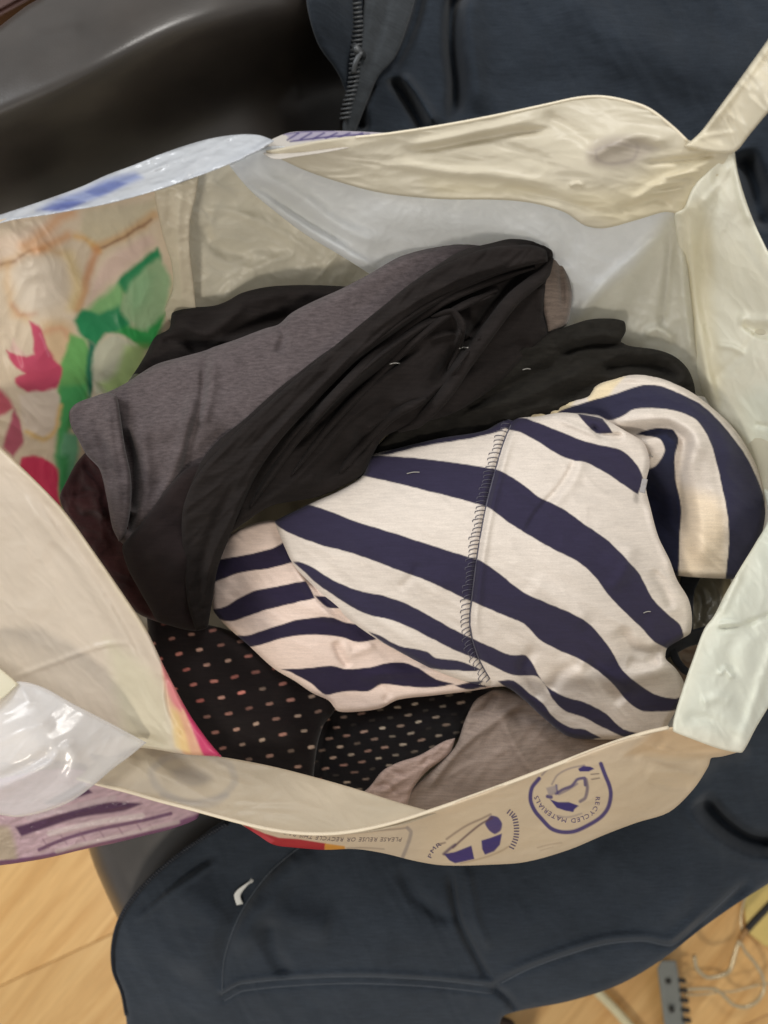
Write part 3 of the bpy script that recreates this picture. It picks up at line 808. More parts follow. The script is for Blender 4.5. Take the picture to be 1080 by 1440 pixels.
# right side wall
Sheet('right_wall', [(948, 300), (962, 292), (975, 262), (1000, 235), (1020, 216), (1033, 211), (1037, 240), (1050, 285), (1066, 325), (1090, 370), (1130, 420), (1150, 700), (1130, 900), (1086, 985), (1064, 1022),
                     (1044, 1058), (1015, 1054), (975, 1040), (946, 1028), (948, 1008), (962, 962), (975, 925), (990, 885), (1004, 866), (1018, 838), (1040, 800), (1062, 764), (1080, 730), (1074, 690), (1062, 650), (1040, 610),
                     (1012, 585), (992, 560), (980, 520), (970, 470), (962, 420), (955, 360)],
      [(955, 300, .742), (1033, 214, .766), (1090, 370, .755), (1130, 600, .72), (985, 520, .640), (965, 400, .672), (1000, 560, .632), (1070, 660, .645), (1078, 740, .68), (1020, 480, .672), (1040, 800, .710), (1004, 866, .722),
       (975, 925, .722), (948, 1020, .722), (1044, 1056, .71), (1084, 985, .70), (1120, 850, .70), (1030, 930, .722), (1010, 300, .745), (1060, 450, .70), (1060, 560, .675)],
      BAG, bag, h=1.9, color=(238, 236, 220), edge=(4, .003), skirt=.006, noise=[(.0035, 110, 80, 1.8, 'f', 3), (.0016, 60, 75, 1.8, 'r', 6), (.0008, 24, 60, 1.8, 'r', 9)],
      strokes=[([(968, 300), (972, 380), (982, 460), (998, 540), (1020, 600)], .008, (7, 9)), ([(1028, 222), (1006, 270), (992, 330), (1000, 420)], -.005, 10), ([(1032, 216), (1040, 270), (1056, 320)], .003, 5),
               ([(985, 292), (1010, 260), (1030, 225)], .003, 6), ([(1040, 452), (1070, 470), (1110, 476)], -.007, (5, 12)), ([(1035, 448), (1060, 452), (1090, 450)], .006, 8), ([(1005, 485), (1030, 488), (1050, 500)], .004, 5),
               ([(1000, 540), (1040, 500), (1090, 440)], -.003, 7), ([(1060, 596), (1080, 600), (1100, 590)], -.004, 4), ([(1005, 884), (1040, 880), (1090, 860)], -.004, (5, 3)), ([(1008, 878), (1030, 876), (1050, 878)], .003, 3),
               ([(1010, 950), (1020, 940), (1032, 955)], .004, 4), ([(1024, 955), (1034, 900), (1070, 870)], -.004, 14), ([(960, 1010), (1000, 1012), (1040, 1050)], -.003, 8), ([(1040, 1050), (1070, 960), (1100, 880)], .004, 8),
               ([(985, 990), (1010, 980), (1030, 990)], .003, 8), ([(1050, 780), (1030, 830), (1010, 870)], .003, 6)],
      paint=[('poly', [(955, 300), (985, 280), (1000, 330), (1000, 420), (1015, 520), (1010, 570), (985, 520), (968, 420)], (228, 218, 184), 12, .5),
             ('poly', [(1040, 560), (1140, 520), (1140, 900), (1060, 1040), (950, 1020), (1000, 880), (1060, 770)], (232, 238, 226), 20, .7)])
# front wall: inner side, hem and printed outer side
Sheet('front_inner_face', [(112, 1092), (130, 1075), (150, 1056), (186, 1046), (240, 1056), (310, 1064), (380, 1077), (440, 1092), (500, 1109), (560, 1128), (615, 1143), (560, 1162), (500, 1172), (430, 1175), (370, 1168), (326, 1153),
                     (270, 1137), (220, 1125), (170, 1111), (130, 1102)],
      [(120, 1092, .724), (186, 1048, .705), (310, 1065, .690), (440, 1093, .688), (610, 1142, .712), (500, 1170, .716), (330, 1153, .718), (180, 1110, .722)], BAG, bag, h=1.8, color=(206, 192, 168), edge=(2.5, .001), skirt=.004,
      noise=FAINT, paint=[('ring', [(212, 1085), (235, 1066), (280, 1060), (322, 1075), (330, 1100), (300, 1130), (260, 1128), (222, 1108)], (176, 168, 158), 4, .5, 10),
                          ('poly', [(240, 1085), (262, 1078), (285, 1085), (298, 1095), (275, 1106), (250, 1100)], (178, 170, 160), 6, .5),
                          ('line', [(228, 1118), (270, 1128), (318, 1118)], (170, 164, 158), 4, .5, 7)])
INK = (62, 50, 120); BRN = (96, 76, 78)
c0 = (802, 1120)
outer_ring = [(758, 1095), (748, 1108), (746, 1125), (752, 1140), (762, 1152), (775, 1165), (790, 1170), (808, 1169), (828, 1160), (845, 1149), (855, 1136), (859, 1118), (857, 1105), (851, 1090), (845, 1074)]
paint_front = [
    ('poly', [(600, 1150), (760, 1090), (900, 1060), (1000, 1040), (1000, 1100), (900, 1160), (700, 1215), (590, 1212)], (228, 206, 172), 25, .5),
    ('poly', [(930, 1022), (1044, 1056), (985, 1062), (930, 1062), (880, 1062), (900, 1045)], (222, 192, 152), 8, .8),
    # round emblem
    ('line', outer_ring, INK, 1.0, .95, 5.6), ('line', [(762, 1090), (772, 1080), (784, 1073)], (110, 96, 120), 1.5, .7, 2.2),
    ('line', [(776, 1103), (784, 1090), (800, 1081), (822, 1076)], (120, 106, 122), 1.2, .7, 2.0),
    ('poly', [(773, 1124), (785, 1128), (800, 1128), (814, 1133), (808, 1138), (806, 1142), (795, 1140), (783, 1136)], INK, .8, 1, 'hard'),
    ('line', [(782, 1116), (792, 1110), (804, 1105), (812, 1096), (822, 1094), (823, 1104)], INK, .9, .85, 4.0),
    ('line', [(786, 1117), (800, 1110), (812, 1102)], INK, 1.2, .6, 2.5), ('line', [(782, 1147), (800, 1149), (818, 1144)], (120, 106, 130), 1.5, .5, 2), ('line', [(770, 1120), (775, 1121)], INK, 1, .9, 5), ('line', [(782, 1104), (784, 1116)], INK, .8, .8, 2.5),
    ('poly', [(768, 1108), (785, 1103), (783, 1115), (772, 1120)], (140, 132, 150), 1.5, .6),
    ('line', [(824, 1096), (826, 1108), (823, 1122), (816, 1127)], (104, 92, 118), 1.2, .8, 4.5),
    ('poly', [(813, 1081), (820, 1077), (830, 1078), (836, 1081), (828, 1085), (815, 1085)], INK, .8, 1, 'hard'),
    ('line', [(831, 1089), (842, 1088)], BRN, .8, .8, 1.6), ('line', [(832, 1096), (843, 1094)], BRN, .8, .8, 1.6),
    # second emblem: half disc with purple fields and brown arcs
    ('poly', [(624, 1201), (640, 1198), (663, 1189), (667, 1208), (650, 1212), (640, 1214), (632, 1210)], INK, .9, 1, 'hard'),
    ('poly', [(677, 1182), (690, 1178), (706, 1172), (703, 1188), (695, 1197), (682, 1202), (678, 1194)], INK, .9, 1, 'hard'),
    ('poly', [(682, 1158), (690, 1147), (700, 1149), (706, 1158), (704, 1168), (696, 1173), (688, 1168)], INK, 1.2, .95),
    ('line', [(637, 1192), (648, 1182), (662, 1170), (676, 1159), (692, 1150)], (92, 66, 76), 1.2, .85, 2.8),
    ('line', [(628, 1180), (642, 1170), (658, 1160), (676, 1152), (690, 1145)], (124, 98, 90), 1.4, .7, 2.6),
    ('line', [(618, 1187), (626, 1185)], (110, 84, 84), 1, .7, 2.4),
    ('line', [(624, 1201), (632, 1194), (640, 1188)], (80, 60, 96), 1.4, .8, 4),
    ('line', [(648, 1214), (670, 1209), (690, 1203), (706, 1196), (716, 1190)], (176, 150, 120), 1.3, .7, 2),
    # framed box and red/orange stripe at the left
    ('line', [(440, 1170), (500, 1171), (530, 1168), (556, 1166), (573, 1164)], (150, 134, 122), 1, .75, 2.2), ('line', [(573, 1164), (578, 1170), (574, 1186), (566, 1206)], (164, 152, 144), 1.2, .8, 5),
    ('poly', [(340, 1158), (372, 1172), (392, 1178), (420, 1180), (458, 1186), (456, 1202), (400, 1196), (360, 1180)], (176, 24, 44), 1.2, 1, 'hard'),
    ('poly', [(354, 1166), (372, 1174), (386, 1182), (376, 1190), (356, 1176)], (214, 74, 88), 2, .7),
    ('poly', [(457, 1186), (485, 1190), (486, 1206), (456, 1204)], (222, 154, 60), 1.2, 1, 'hard'),
    ('line', [(488, 1193), (510, 1192), (540, 1194)], (150, 134, 122), 1, .6, 2),
    ('line', [(756, 1192), (772, 1188), (790, 1185)], (168, 142, 116), 1.2, .6, 1.6), ('line', [(760, 1196), (778, 1191)], (168, 142, 116), 1.2, .5, 1.2)]
Sheet('front_outer_face', [(328, 1152), (370, 1164), (430, 1171), (480, 1170), (540, 1160), (600, 1142), (680, 1114), (760, 1084), (850, 1049), (905, 1032), (935, 1024), (955, 1022), (985, 1034), (1044, 1056), (1015, 1064), (1000, 1066), (996, 1078),
                     (975, 1110), (941, 1142), (895, 1157), (850, 1174), (800, 1195), (740, 1212), (690, 1216), (625, 1217), (585, 1211), (540, 1200), (500, 1194), (455, 1195), (415, 1192), (385, 1188), (362, 1174)],
      [(340, 1156, .717), (470, 1171, .715), (600, 1143, .714), (760, 1085, .716), (935, 1025, .722), (1040, 1056, .71), (975, 1110, .655), (850, 1174, .645), (740, 1211, .638), (620, 1216, .640), (500, 1194, .675), (400, 1190, .685), (700, 1160, .69), (880, 1100, .70)],
      BAG, bag, h=1.3, color=(222, 204, 178), edge=(5, .004), skirt=.01, noise=[(.0022, 80, -20, 2, 'f', 8), (.0008, 26, -15, 2.5, 'r', 4)],
      strokes=[([(900, 1046), (960, 1060), (1030, 1057)], .003, 5), ([(900, 1064), (950, 1072), (995, 1066)], -.004, (6, 4)), ([(905, 1088), (940, 1085), (985, 1090)], .003, 6), ([(910, 1100), (950, 1108), (975, 1105)], -.003, 6),
               ([(940, 1028), (925, 1050), (880, 1066)], -.002, 6), ([(400, 1178), (470, 1178), (560, 1166)], -.001, 5)], paint=paint_front)
FO = SHEETS['front_outer_face']
hp = smooth_path([(108, 1094), (140, 1103), (180, 1113), (225, 1126), (275, 1139), (330, 1154), (380, 1166), (430, 1172), (480, 1171), (540, 1160), (600, 1142), (680, 1114), (760, 1084), (850, 1049), (905, 1031), (940, 1023)], False, 6)
def hz(x): return float(np.interp(x, [108, 330, 470, 600, 760, 940], [.725, .7195, .718, .717, .719, .7245]))
tube('front_hem', [P(x, y, hz(x)) for x, y in hp], .0013, simple_mat('hem_plastic', (212, 198, 174), .45, var=(.95, 1.03), sc=80), bag, n=8, flat=1.2, sm=1)

# lettering on the front: small flat print following the surface
def text_mesh(ch, font_cache={}):
    if ch in font_cache: return font_cache[ch]
    cu = bpy.data.curves.new('glyph', 'FONT'); cu.body = ch; cu.size = 1; cu.resolution_u = 2
    o = bpy.data.objects.new('glyph', cu); COL.objects.link(o)
    dg = bpy.context.evaluated_depsgraph_get(); me = o.evaluated_get(dg).to_mesh()
    V = [(v.co.x, v.co.y) for v in me.vertices]; Fc = [tuple(p.vertices) for p in me.polygons]
    w = max([v[0] for v in V] or [.4]) + .08
    o.evaluated_get(dg).to_mesh_clear(); bpy.data.objects.remove(o); bpy.data.curves.remove(cu)
    font_cache[ch] = (V, Fc, w); return font_cache[ch]
def letters(path, text, size, squash=1.0, flip=False, sheet=FO, lift=.0008, slant=0.0):
    pp = smooth_path(path, False, 8); L = np.r_[0, np.cumsum(np.hypot(*np.diff(pp, axis=0).T))]
    tot = sum((.4 if c == ' ' else text_mesh(c)[2]) for c in text) * size * squash
    k = L[-1] / tot; s = 0; out = []
    for c in text:
        if c == ' ': s += .4 * size * squash * k; continue
        V, Fc, w = text_mesh(c)
        wd = w * size * squash * k; m = s + wd / 2
        px = np.interp(m, L, pp[:, 0]); py = np.interp(m, L, pp[:, 1])
        p2 = (np.interp(m + 1, L, pp[:, 0]), np.interp(m + 1, L, pp[:, 1])); p1 = (np.interp(m - 1, L, pp[:, 0]), np.interp(m - 1, L, pp[:, 1]))
        tx, ty = p2[0] - p1[0], p2[1] - p1[1]; l = math.hypot(tx, ty) + 1e-9; tx /= l; ty /= l
        nx_, ny_ = ty, -tx          # up direction (image y down)
        vv = []
        for a, b in V:
            u = (a - w / 2) * size * squash * k + slant * b * size; v = b * size
            vv.append(sheet.at(px + tx * u + nx_ * v, py + ty * u + ny_ * v, lift))
        out.append((vv, Fc)); s += wd
    return out
PRINT = simple_mat('purple_ink', (66, 54, 108), .5, sc=60)
GREY = simple_mat('grey_brown_ink', (122, 108, 104), .5, sc=60)
lt = letters([(838, 1120), (836, 1133), (828, 1143), (812, 1150), (798, 1151), (784, 1147), (772, 1140), (762, 1130), (756, 1118)], 'RECYCLED MATERIALS', 9, .8, lift=.0006)
joined('emblem_lettering', lt, simple_mat('emblem_ink', (96, 82, 116), .5, sc=60), bag, smooth=False)
lt = letters([(722, 1196), (729, 1180), (730, 1163), (726, 1146), (716, 1137)], 'IIIIIIIIIIIIIII', 11, .8, lift=.0006)
lt += letters([(606, 1208), (612, 1196), (622, 1188)], 'PMR', 8, .9)
joined('half_disc_lettering', lt[:-3], simple_mat('half_disc_ink', (92, 80, 104), .5, sc=60), bag, smooth=False)
joined('side_lettering', lt[-3:], bpy.data.materials['half_disc_ink'], bag, smooth=False)
lt = letters([(566, 1178), (540, 1178), (510, 1178), (480, 1178), (450, 1176), (420, 1172), (400, 1168)], 'PLEASE REUSE OR RECYCLE THIS BAG', 8, .9, lift=.0008, slant=.3)
joined('box_lettering', lt, GREY, bag, smooth=False)

# big fold of the left wall lying towards the camera
Sheet('left_fold', [(-70, 590), (-20, 610), (0, 628), (40, 666), (90, 718), (130, 773), (175, 838), (205, 884), (232, 940), (264, 1000), (290, 1038), (312, 1064), (262, 1061), (190, 1052), (150, 1072), (100, 1100), (0, 1140), (-70, 1160)],
      [(0, 628, .742), (90, 720, .748), (205, 885, .748), (310, 1062, .735), (-60, 700, .725), (-60, 1000, .68), (100, 900, .728), (60, 1050, .70), (180, 1050, .720), (240, 1000, .738)],
      BAG, bag, h=2, color=(218, 204, 186), edge=(6, .005), skirt=.008, noise=[(.004, 150, 50, 2, 'f', 5), (.0016, 60, 55, 2.5, 'r', 4), (.0006, 22, 50, 2.2, 'r', 9)],
      strokes=[([(10, 650), (80, 730), (140, 815), (190, 900), (235, 985)], -.003, 8), ([(20, 690), (90, 770), (150, 850), (200, 930)], .003, 10), ([(60, 740), (110, 800), (150, 880), (170, 960)], -.003, 18),
               ([(235, 940), (240, 1000), (270, 1045)], -.002, 6), ([(0, 960), (80, 930), (150, 906), (195, 905)], .0016, 4), ([(170, 1040), (210, 1040), (240, 1052)], -.003, 6)],
      paint=[('poly', [(228, 928), (262, 995), (314, 1066), (262, 1066), (240, 1010), (232, 980)], (230, 176, 140), 4, .9),
             ('poly', [(226, 925), (246, 965), (262, 992), (254, 1000), (240, 985), (232, 960)], (218, 120, 134), 3, .85),
             ('poly', [(254, 985), (270, 1005), (316, 1068), (290, 1068), (276, 1040)], (206, 66, 112), 2.5, 1),
             ('poly', [(240, 995), (252, 1005), (268, 1060), (246, 1050)], (236, 206, 140), 4, .8),
             ('line', [(0, 628), (90, 720), (205, 885)], (222, 208, 178), 4, .6, 8),
             ('poly', [(150, 900), (230, 960), (245, 1060), (180, 1050)], (214, 208, 178), 14, .6)])
# glossy translucent film looping at the lower left
Sheet('left_handle_film', [(-70, 1000), (-20, 978), (0, 968), (25, 958), (60, 966), (100, 988), (150, 1014), (206, 1044), (182, 1064), (160, 1080), (132, 1104), (100, 1127), (62, 1142), (25, 1149), (0, 1146), (-70, 1130)],
      [(-60, 1060, .755), (25, 960, .752), (206, 1044, .735), (130, 1104, .755), (25, 1146, .748), (60, 1060, .775), (0, 1100, .772), (-60, 1130, .75)], FILM2, bag, h=2, color=(238, 238, 240), edge=(6, .004), skirt=.006,
      noise=[(.002, 70, -35, 2.5, 'f', 4), (.0008, 30, -35, 3, 'r', 5)], gain=.6,
      strokes=[([(-40, 1128), (20, 1098), (70, 1072), (90, 1050)], .006, (10, 8)), ([(-40, 1065), (0, 1042), (40, 1022), (80, 1015)], .004, 9), ([(-20, 1100), (40, 1078), (80, 1050)], -.005, 8), ([(90, 1040), (105, 1070), (90, 1105)], .004, 10),
               ([(25, 960), (40, 985), (-20, 1020)], .003, 8)])
Sheet('film_flap', [(-60, 900), (0, 940), (26, 962), (0, 985), (-60, 1020)], [(0, 945, .745), (26, 962, .757), (0, 985, .765), (-60, 960, .74)], FILM, bag, h=2, color=(236, 230, 206), edge=(4, .002))
# printed lower corner
PUR = (88, 54, 84); LIL = (200, 170, 178)
def woven(x, y, C):
    n = noise2((x + 1.5 * y) / 11, y / 6, 5)[:, None]; return C * (1 + .2 * n)
Sheet('printed_corner', [(-70, 1120), (0, 1095), (100, 1080), (180, 1100), (240, 1122), (282, 1140), (276, 1152), (240, 1166), (200, 1176), (160, 1186), (120, 1194), (70, 1206), (30, 1213), (0, 1217), (-70, 1224)],
      [(0, 1216, .655), (270, 1150, .672), (120, 1192, .660), (-60, 1220, .65), (0, 1120, .69), (180, 1110, .70)], BAG, bag, h=1.5, color=LIL, edge=(7, .006), skirt=.01, noise=[(.0015, 24, -12, 2.5, 'r', 3), (.0008, 9, -12, 1.6, 'r', 8)],
      strokes=[([(30, 1155), (120, 1140), (220, 1128)], .0015, 4), ([(60, 1176), (140, 1160), (230, 1150)], .0018, 4), ([(60, 1196), (140, 1184), (230, 1164)], .002, 5)], cfun=woven,
      paint=[('poly', [(60, 1130), (105, 1105), (115, 1100), (130, 1115), (80, 1130)], PUR, 2.5),
             ('poly', [(22, 1163), (80, 1146), (150, 1128), (200, 1130), (175, 1140), (110, 1150), (60, 1166), (30, 1176)], PUR, 2.5),
             ('line', [(55, 1195), (90, 1180), (140, 1166), (200, 1154), (240, 1144)], (110, 70, 104), 1.6, .9, 5),
             ('line', [(-60, 1220), (40, 1211), (120, 1194), (200, 1176), (285, 1148)], (120, 74, 112), 2.5, .95, 11),
             ('poly', [(-60, 1160), (12, 1162), (22, 1190), (24, 1210), (-60, 1220)], (190, 172, 150), 6),
             ('line', [(-60, 1219), (60, 1209)], (120, 74, 112), 2, .95, 8),
             ('line', [(80, 1197), (130, 1184), (190, 1170), (250, 1156)], (206, 186, 184), 2, .8, 6), ('line', [(70, 1172), (130, 1158), (200, 1147)], (222, 204, 202), 2, .8, 8), ('line', [(40, 1150), (110, 1133), (160, 1122)], (204, 184, 188), 2.5, .7, 8)] +
            [('line', [(60 + 26 * i, 1180 - 5 * i), (68 + 26 * i, 1192 - 5 * i)], (140, 104, 122), 2, .6, 2) for i in range(6)])

# outer walls of the bag, down to the seat
sil = [(-110, 330, .74), (0, 310, .735), (200, 268, .735), (385, 205, .74), (540, 195, .75), (700, 170, .75), (840, 145, .752), (965, 205, .752), (1028, 222, .75), (1060, 330, .74), (1120, 420, .74), (1140, 700, .70), (1110, 900, .69),
       (1036, 1052, .70), (985, 1080, .66), (935, 1138, .65), (850, 1168, .64), (740, 1206, .632), (620, 1211, .632), (500, 1188, .66), (380, 1180, .68), (270, 1148, .662), (120, 1190, .65), (0, 1212, .645), (-110, 1218, .64), (-130, 800, .68)]
sp = smooth_path(sil, True, 4)
V = []; Fc = []
top = [Vector(P(*p)) for p in sp]; cen = Vector((0.02, 0.0, 0))
n = len(top); R = 6
for k in range(R + 1):
    t = k / R
    for i, v in enumerate(top):
        z = v.z * (1 - t) + .512 * t
        sc = .985 - .10 * t ** 1.5
        c = Vector((cen.x + (v.x - cen.x) * sc, cen.y + (v.y - cen.y) * sc, z))
        w = .004 * math.sin(i * .9 + k * 1.7)
        V.append((c.x + w, c.y - w, c.z))
for k in range(R):
    for i in range(n):
        j = (i + 1) % n
        Fc.append((k * n + i, (k + 1) * n + i, (k + 1) * n + j, k * n + j))
Fc.append(tuple(R * n + i for i in range(n)))
HULL = plastic_mat('bag_outer', trans=.65)
ow = mesh_obj('outer_wall', V, Fc, HULL, bag)
at_ = ow.data.color_attributes.new('print', 'FLOAT_COLOR', 'POINT')
at_.data.foreach_set('color', np.tile(np.r_[lin((228, 224, 212)), 1], len(V)))
# ================================================================== striped top
NV = (48, 44, 64); CR = (208, 198, 188)
STRIPE = cloth_mat('striped_jersey', None, .9, (.95, 1.04), 50, 1100, (1, 2.2, 1), -.4, .22, .12, streak=((14, 150, 10), 5, .94, 1.05), bd=.0003, big=(38, .22))
shirt = thing('striped_top', 'cream and navy striped jersey top bunched on the right of the bag, seam stitching showing', 'shirt', P(720, 780, .60))
def H(*a): return list(a)
FINE = [(.0018, 90, 35, 2, 'f', 3), (.0009, 34, 40, 2.4, 'r', 6), (.0003, 12, 20, 2, 'f', 7)]
body_out = [(386, 733), (436, 708), (480, 688), (510, 668), (520, 642), (560, 630), (620, 616), (680, 606), (706, 592), (722, 586), (752, 586), (790, 580), (825, 584), (850, 590), (880, 606), (905, 622), (914, 650), (908, 682),
            (915, 715), (926, 755), (942, 788), (952, 815), (968, 842), (973, 866), (971, 890), (956, 900), (938, 912), (936, 926), (950, 940), (961, 958), (963, 978), (953, 996), (940, 1018), (934, 1034), (900, 1037), (850, 1040),
            (800, 1036), (765, 1010), (738, 985), (712, 966), (693, 966), (660, 960), (615, 944), (575, 924), (540, 905), (505, 882), (468, 852), (440, 824), (415, 798), (398, 764)]
N1 = [(505, 668), (516, 642), (560, 642), (620, 648), (680, 657), (703, 662), (738, 683), (758, 699), (791, 715), (823, 738), (852, 758), (880, 785), (901, 810), (917, 841), (937, 862), (956, 878), (961, 896), (941, 912),
      (921, 903), (901, 882), (876, 858), (854, 835), (835, 809), (811, 789), (778, 772), (746, 754), (717, 736), (689, 715), (683, 712), (640, 700), (600, 690), (560, 680)]
N2 = [(380, 722), (400, 712), (436, 710), (502, 734), (558, 751), (613, 769), (661, 784), (677, 789), (705, 809), (738, 834), (774, 850), (803, 862), (827, 876), (844, 894), (860, 915), (876, 943), (901, 964), (925, 978), (950, 982), (964, 978),
      (952, 998), (905, 1000), (884, 988), (864, 964), (840, 943), (815, 927), (783, 913), (758, 899), (738, 878), (701, 862), (669, 848), (650, 840), (606, 819), (558, 801), (502, 780), (447, 765), (406, 749), (388, 737)]
N3 = [(412, 790), (421, 790), (440, 798), (465, 814), (502, 830), (539, 838), (576, 851), (613, 871), (643, 888), (669, 900), (693, 911), (717, 921), (738, 921), (750, 935), (758, 951), (770, 966), (795, 980), (823, 988), (852, 1004),
      (876, 1025), (908, 1033), (900, 1039), (880, 1037), (852, 1025), (819, 1008), (795, 1000), (778, 984), (766, 962), (754, 951), (721, 949), (696, 938), (673, 927), (643, 916), (613, 901), (576, 882), (547, 871), (517, 864), (487, 849), (465, 834), (443, 819), (428, 804)]
N4 = [(700, 958), (722, 957), (745, 975), (764, 990), (776, 1006), (800, 1022), (822, 1026), (845, 1038), (800, 1042), (766, 1014), (738, 988)]
N5 = [(518, 888), (536, 895), (561, 908), (599, 916), (613, 925), (643, 929), (676, 941), (668, 944), (643, 943), (613, 941), (591, 936), (573, 923), (539, 904)]
N6 = [(591, 936), (610, 946), (640, 958), (680, 957), (672, 964), (640, 962), (606, 950)]
N0 = [(707, 589), (734, 587), (762, 597), (791, 608), (815, 618), (844, 626), (872, 632), (893, 650), (904, 672), (897, 695), (876, 681), (852, 665), (823, 650), (808, 648), (783, 638), (758, 622), (732, 608), (713, 603)]
N0L = [(530, 640), (560, 628), (640, 610), (707, 588), (716, 600), (690, 610), (640, 620), (590, 628), (550, 638)]
N00 = [(812, 582), (842, 584), (862, 609), (838, 609)]
sd_ = lambda poly: ('poly', poly, NV, .9, 1.0)
Sheet('body', body_out,
      [(430, 740, .672), (520, 650, .668), (700, 600, .672), (850, 600, .678), (910, 680, .676), (960, 840, .668), (955, 970, .650), (850, 1030, .640), (740, 980, .645), (600, 930, .660), (470, 840, .660), (700, 760, .700),
       (830, 780, .700), (600, 740, .692), (840, 900, .682), (700, 880, .680)], STRIPE, shirt, h=1.5, color=CR, edge=(9, .008), skirt=.02, warp=(1.0, 16), gain=1.3, noise=FINE, paint=[sd_(q) for q in (N1, N2, N3, N4, N5, N6, N0, N0L, N00)],
      strokes=[([(722, 588), (708, 620), (696, 660), (682, 715), (672, 770), (664, 830), (660, 880), (672, 925), (690, 960)], -.0030, (3.5, 5), 'g', 'full'),
               ([(732, 590), (718, 622), (706, 662), (692, 716), (682, 770), (674, 830), (670, 880), (682, 925)], .0018, 5),
               ([(812, 640), (790, 680), (755, 720), (735, 755)], -.0022, (4, 9)), ([(822, 636), (805, 676), (770, 720)], .002, 9),
               ([(855, 835), (880, 800), (890, 760)], .002, 10), ([(940, 912), (915, 920), (890, 910), (870, 880)], -.006, (9, 14)), ([(930, 925), (905, 935), (880, 930)], -.004, 8),
               ([(950, 950), (920, 940), (880, 955), (830, 950), (780, 930)], .005, 16), ([(830, 880), (790, 850), (740, 820)], .003, 16), ([(820, 930), (790, 945), (770, 975)], -.004, 9), ([(880, 990), (850, 960), (820, 930)], -.004, 12),
               ([(756, 905), (735, 940), (765, 990)], -.004, 8), ([(848, 770), (900, 820), (955, 880)], .003, 18), ([(915, 800), (935, 830), (945, 860)], -.003, 7), ([(480, 760), (560, 800), (640, 840)], .002, 24),
               ([(560, 830), (580, 810), (590, 790)], -.0015, 6), ([(430, 790), (500, 850), (600, 915)], .002, 10), ([(830, 596), (846, 612), (880, 612)], -.004, 5), ([(780, 588), (810, 600), (850, 616)], .002, 5),
               ([(910, 700), (925, 750), (950, 810)], .003, 6)])
BD = SHEETS['body']
# sleeve fold on the right
SL = [(700, 586), (740, 580), (770, 566), (800, 562), (826, 556), (836, 543), (862, 532), (900, 526), (938, 535), (970, 550), (1000, 572), (1030, 600), (1052, 632), (1068, 665), (1078, 705), (1074, 745), (1058, 785),
      (1046, 813), (1000, 813), (956, 810), (940, 806), (930, 900), (880, 900), (800, 800), (780, 640)]
Sheet('sleeve', SL, [(740, 590, .664), (830, 560, .668), (900, 535, .670), (1000, 580, .668), (1066, 670, .658), (1070, 740, .655), (1044, 810, .640), (960, 810, .642), (940, 700, .635), (980, 640, .682), (1010, 720, .672), (900, 590, .672), (860, 700, .62)],
      STRIPE, shirt, h=1.6, color=CR, edge=(9, .009), skirt=.02, warp=(1.0, 16), noise=FINE,
      paint=[('poly', [(826, 560), (836, 543), (862, 532), (880, 528), (862, 548), (852, 560), (830, 566)], (222, 204, 166), 3, .8),
             ('poly', [(740, 590), (765, 566), (810, 560), (800, 575), (780, 590)], (206, 190, 150), 3, .8),
             ('poly', [(950, 680), (975, 690), (1010, 700), (1022, 740), (1021, 811), (956, 811), (956, 748)], (230, 208, 174), 14, .55),
             ('poly', [(780, 588), (787, 578), (823, 566), (868, 553), (901, 542), (925, 542), (950, 551), (986, 569), (1019, 601), (1047, 638), (1064, 671), (1074, 700), (1078, 745), (1050, 816), (1020, 816), (1025, 764), (1023, 724), (1015, 683), (1003, 634),
                       (990, 604), (974, 587), (941, 576), (893, 575), (872, 587), (856, 591), (840, 584), (803, 582)], (46, 45, 64), .9),
             ('poly', [(895, 611), (905, 606), (925, 602), (946, 604), (954, 618), (949, 642), (950, 675), (958, 712), (956, 748), (954, 813), (930, 813), (900, 764), (890, 716), (890, 680), (900, 665), (922, 655), (935, 634), (929, 618), (910, 613)], (36, 38, 58), .9),
             ('poly', [(819, 592), (840, 592), (858, 609), (836, 608)], NV, .9)],
      strokes=[([(850, 600), (880, 592), (930, 588), (975, 606), (990, 650)], .009, (12, 14)), ([(856, 604), (900, 606), (940, 600), (962, 620), (955, 680), (962, 760)], -.010, (10, 8)), ([(968, 620), (975, 680), (985, 740), (990, 800)], .006, 12),
               ([(850, 566), (900, 556), (960, 566), (1010, 606), (1040, 670)], .003, 12), ([(1000, 640), (1015, 700), (1018, 790)], -.002, 8), ([(845, 545), (880, 538), (940, 545), (1000, 582), (1050, 640)], -.002, 4),
               ([(885, 536), (935, 542), (985, 568), (1030, 610)], .002, 4)])
# lower left panel under the body
PK = (222, 186, 168)
low_out = [(300, 776), (318, 756), (345, 740), (388, 732), (420, 760), (470, 800), (520, 850), (600, 900), (690, 955), (694, 966), (660, 972), (610, 978), (560, 984), (535, 996), (500, 1001), (475, 1000), (462, 985), (440, 975),
           (415, 958), (385, 940), (350, 908), (318, 880), (300, 858), (298, 830), (296, 800)]
LP = [[(296, 790), (347, 780), (384, 771), (399, 762), (413, 790), (380, 799), (336, 806), (294, 822)],
      [(290, 858), (317, 853), (336, 841), (361, 830), (399, 823), (430, 817), (443, 841), (410, 849), (373, 858), (347, 867), (324, 874), (290, 866)],
      [(443, 838), (465, 840), (479, 855), (460, 854)],
      [(324, 893), (350, 893), (365, 888), (387, 881), (410, 874), (436, 869), (465, 868), (487, 876), (517, 880), (530, 892), (528, 899), (503, 903), (480, 896), (454, 893), (428, 893), (399, 897), (373, 905), (347, 910)],
      [(395, 941), (428, 940), (465, 936), (487, 941), (521, 938), (547, 932), (569, 932), (591, 941), (613, 955), (640, 962), (602, 967), (558, 964), (536, 962), (517, 972), (487, 972), (458, 977), (436, 960), (410, 946)],
      [(640, 964), (690, 954), (695, 962), (660, 970)]]
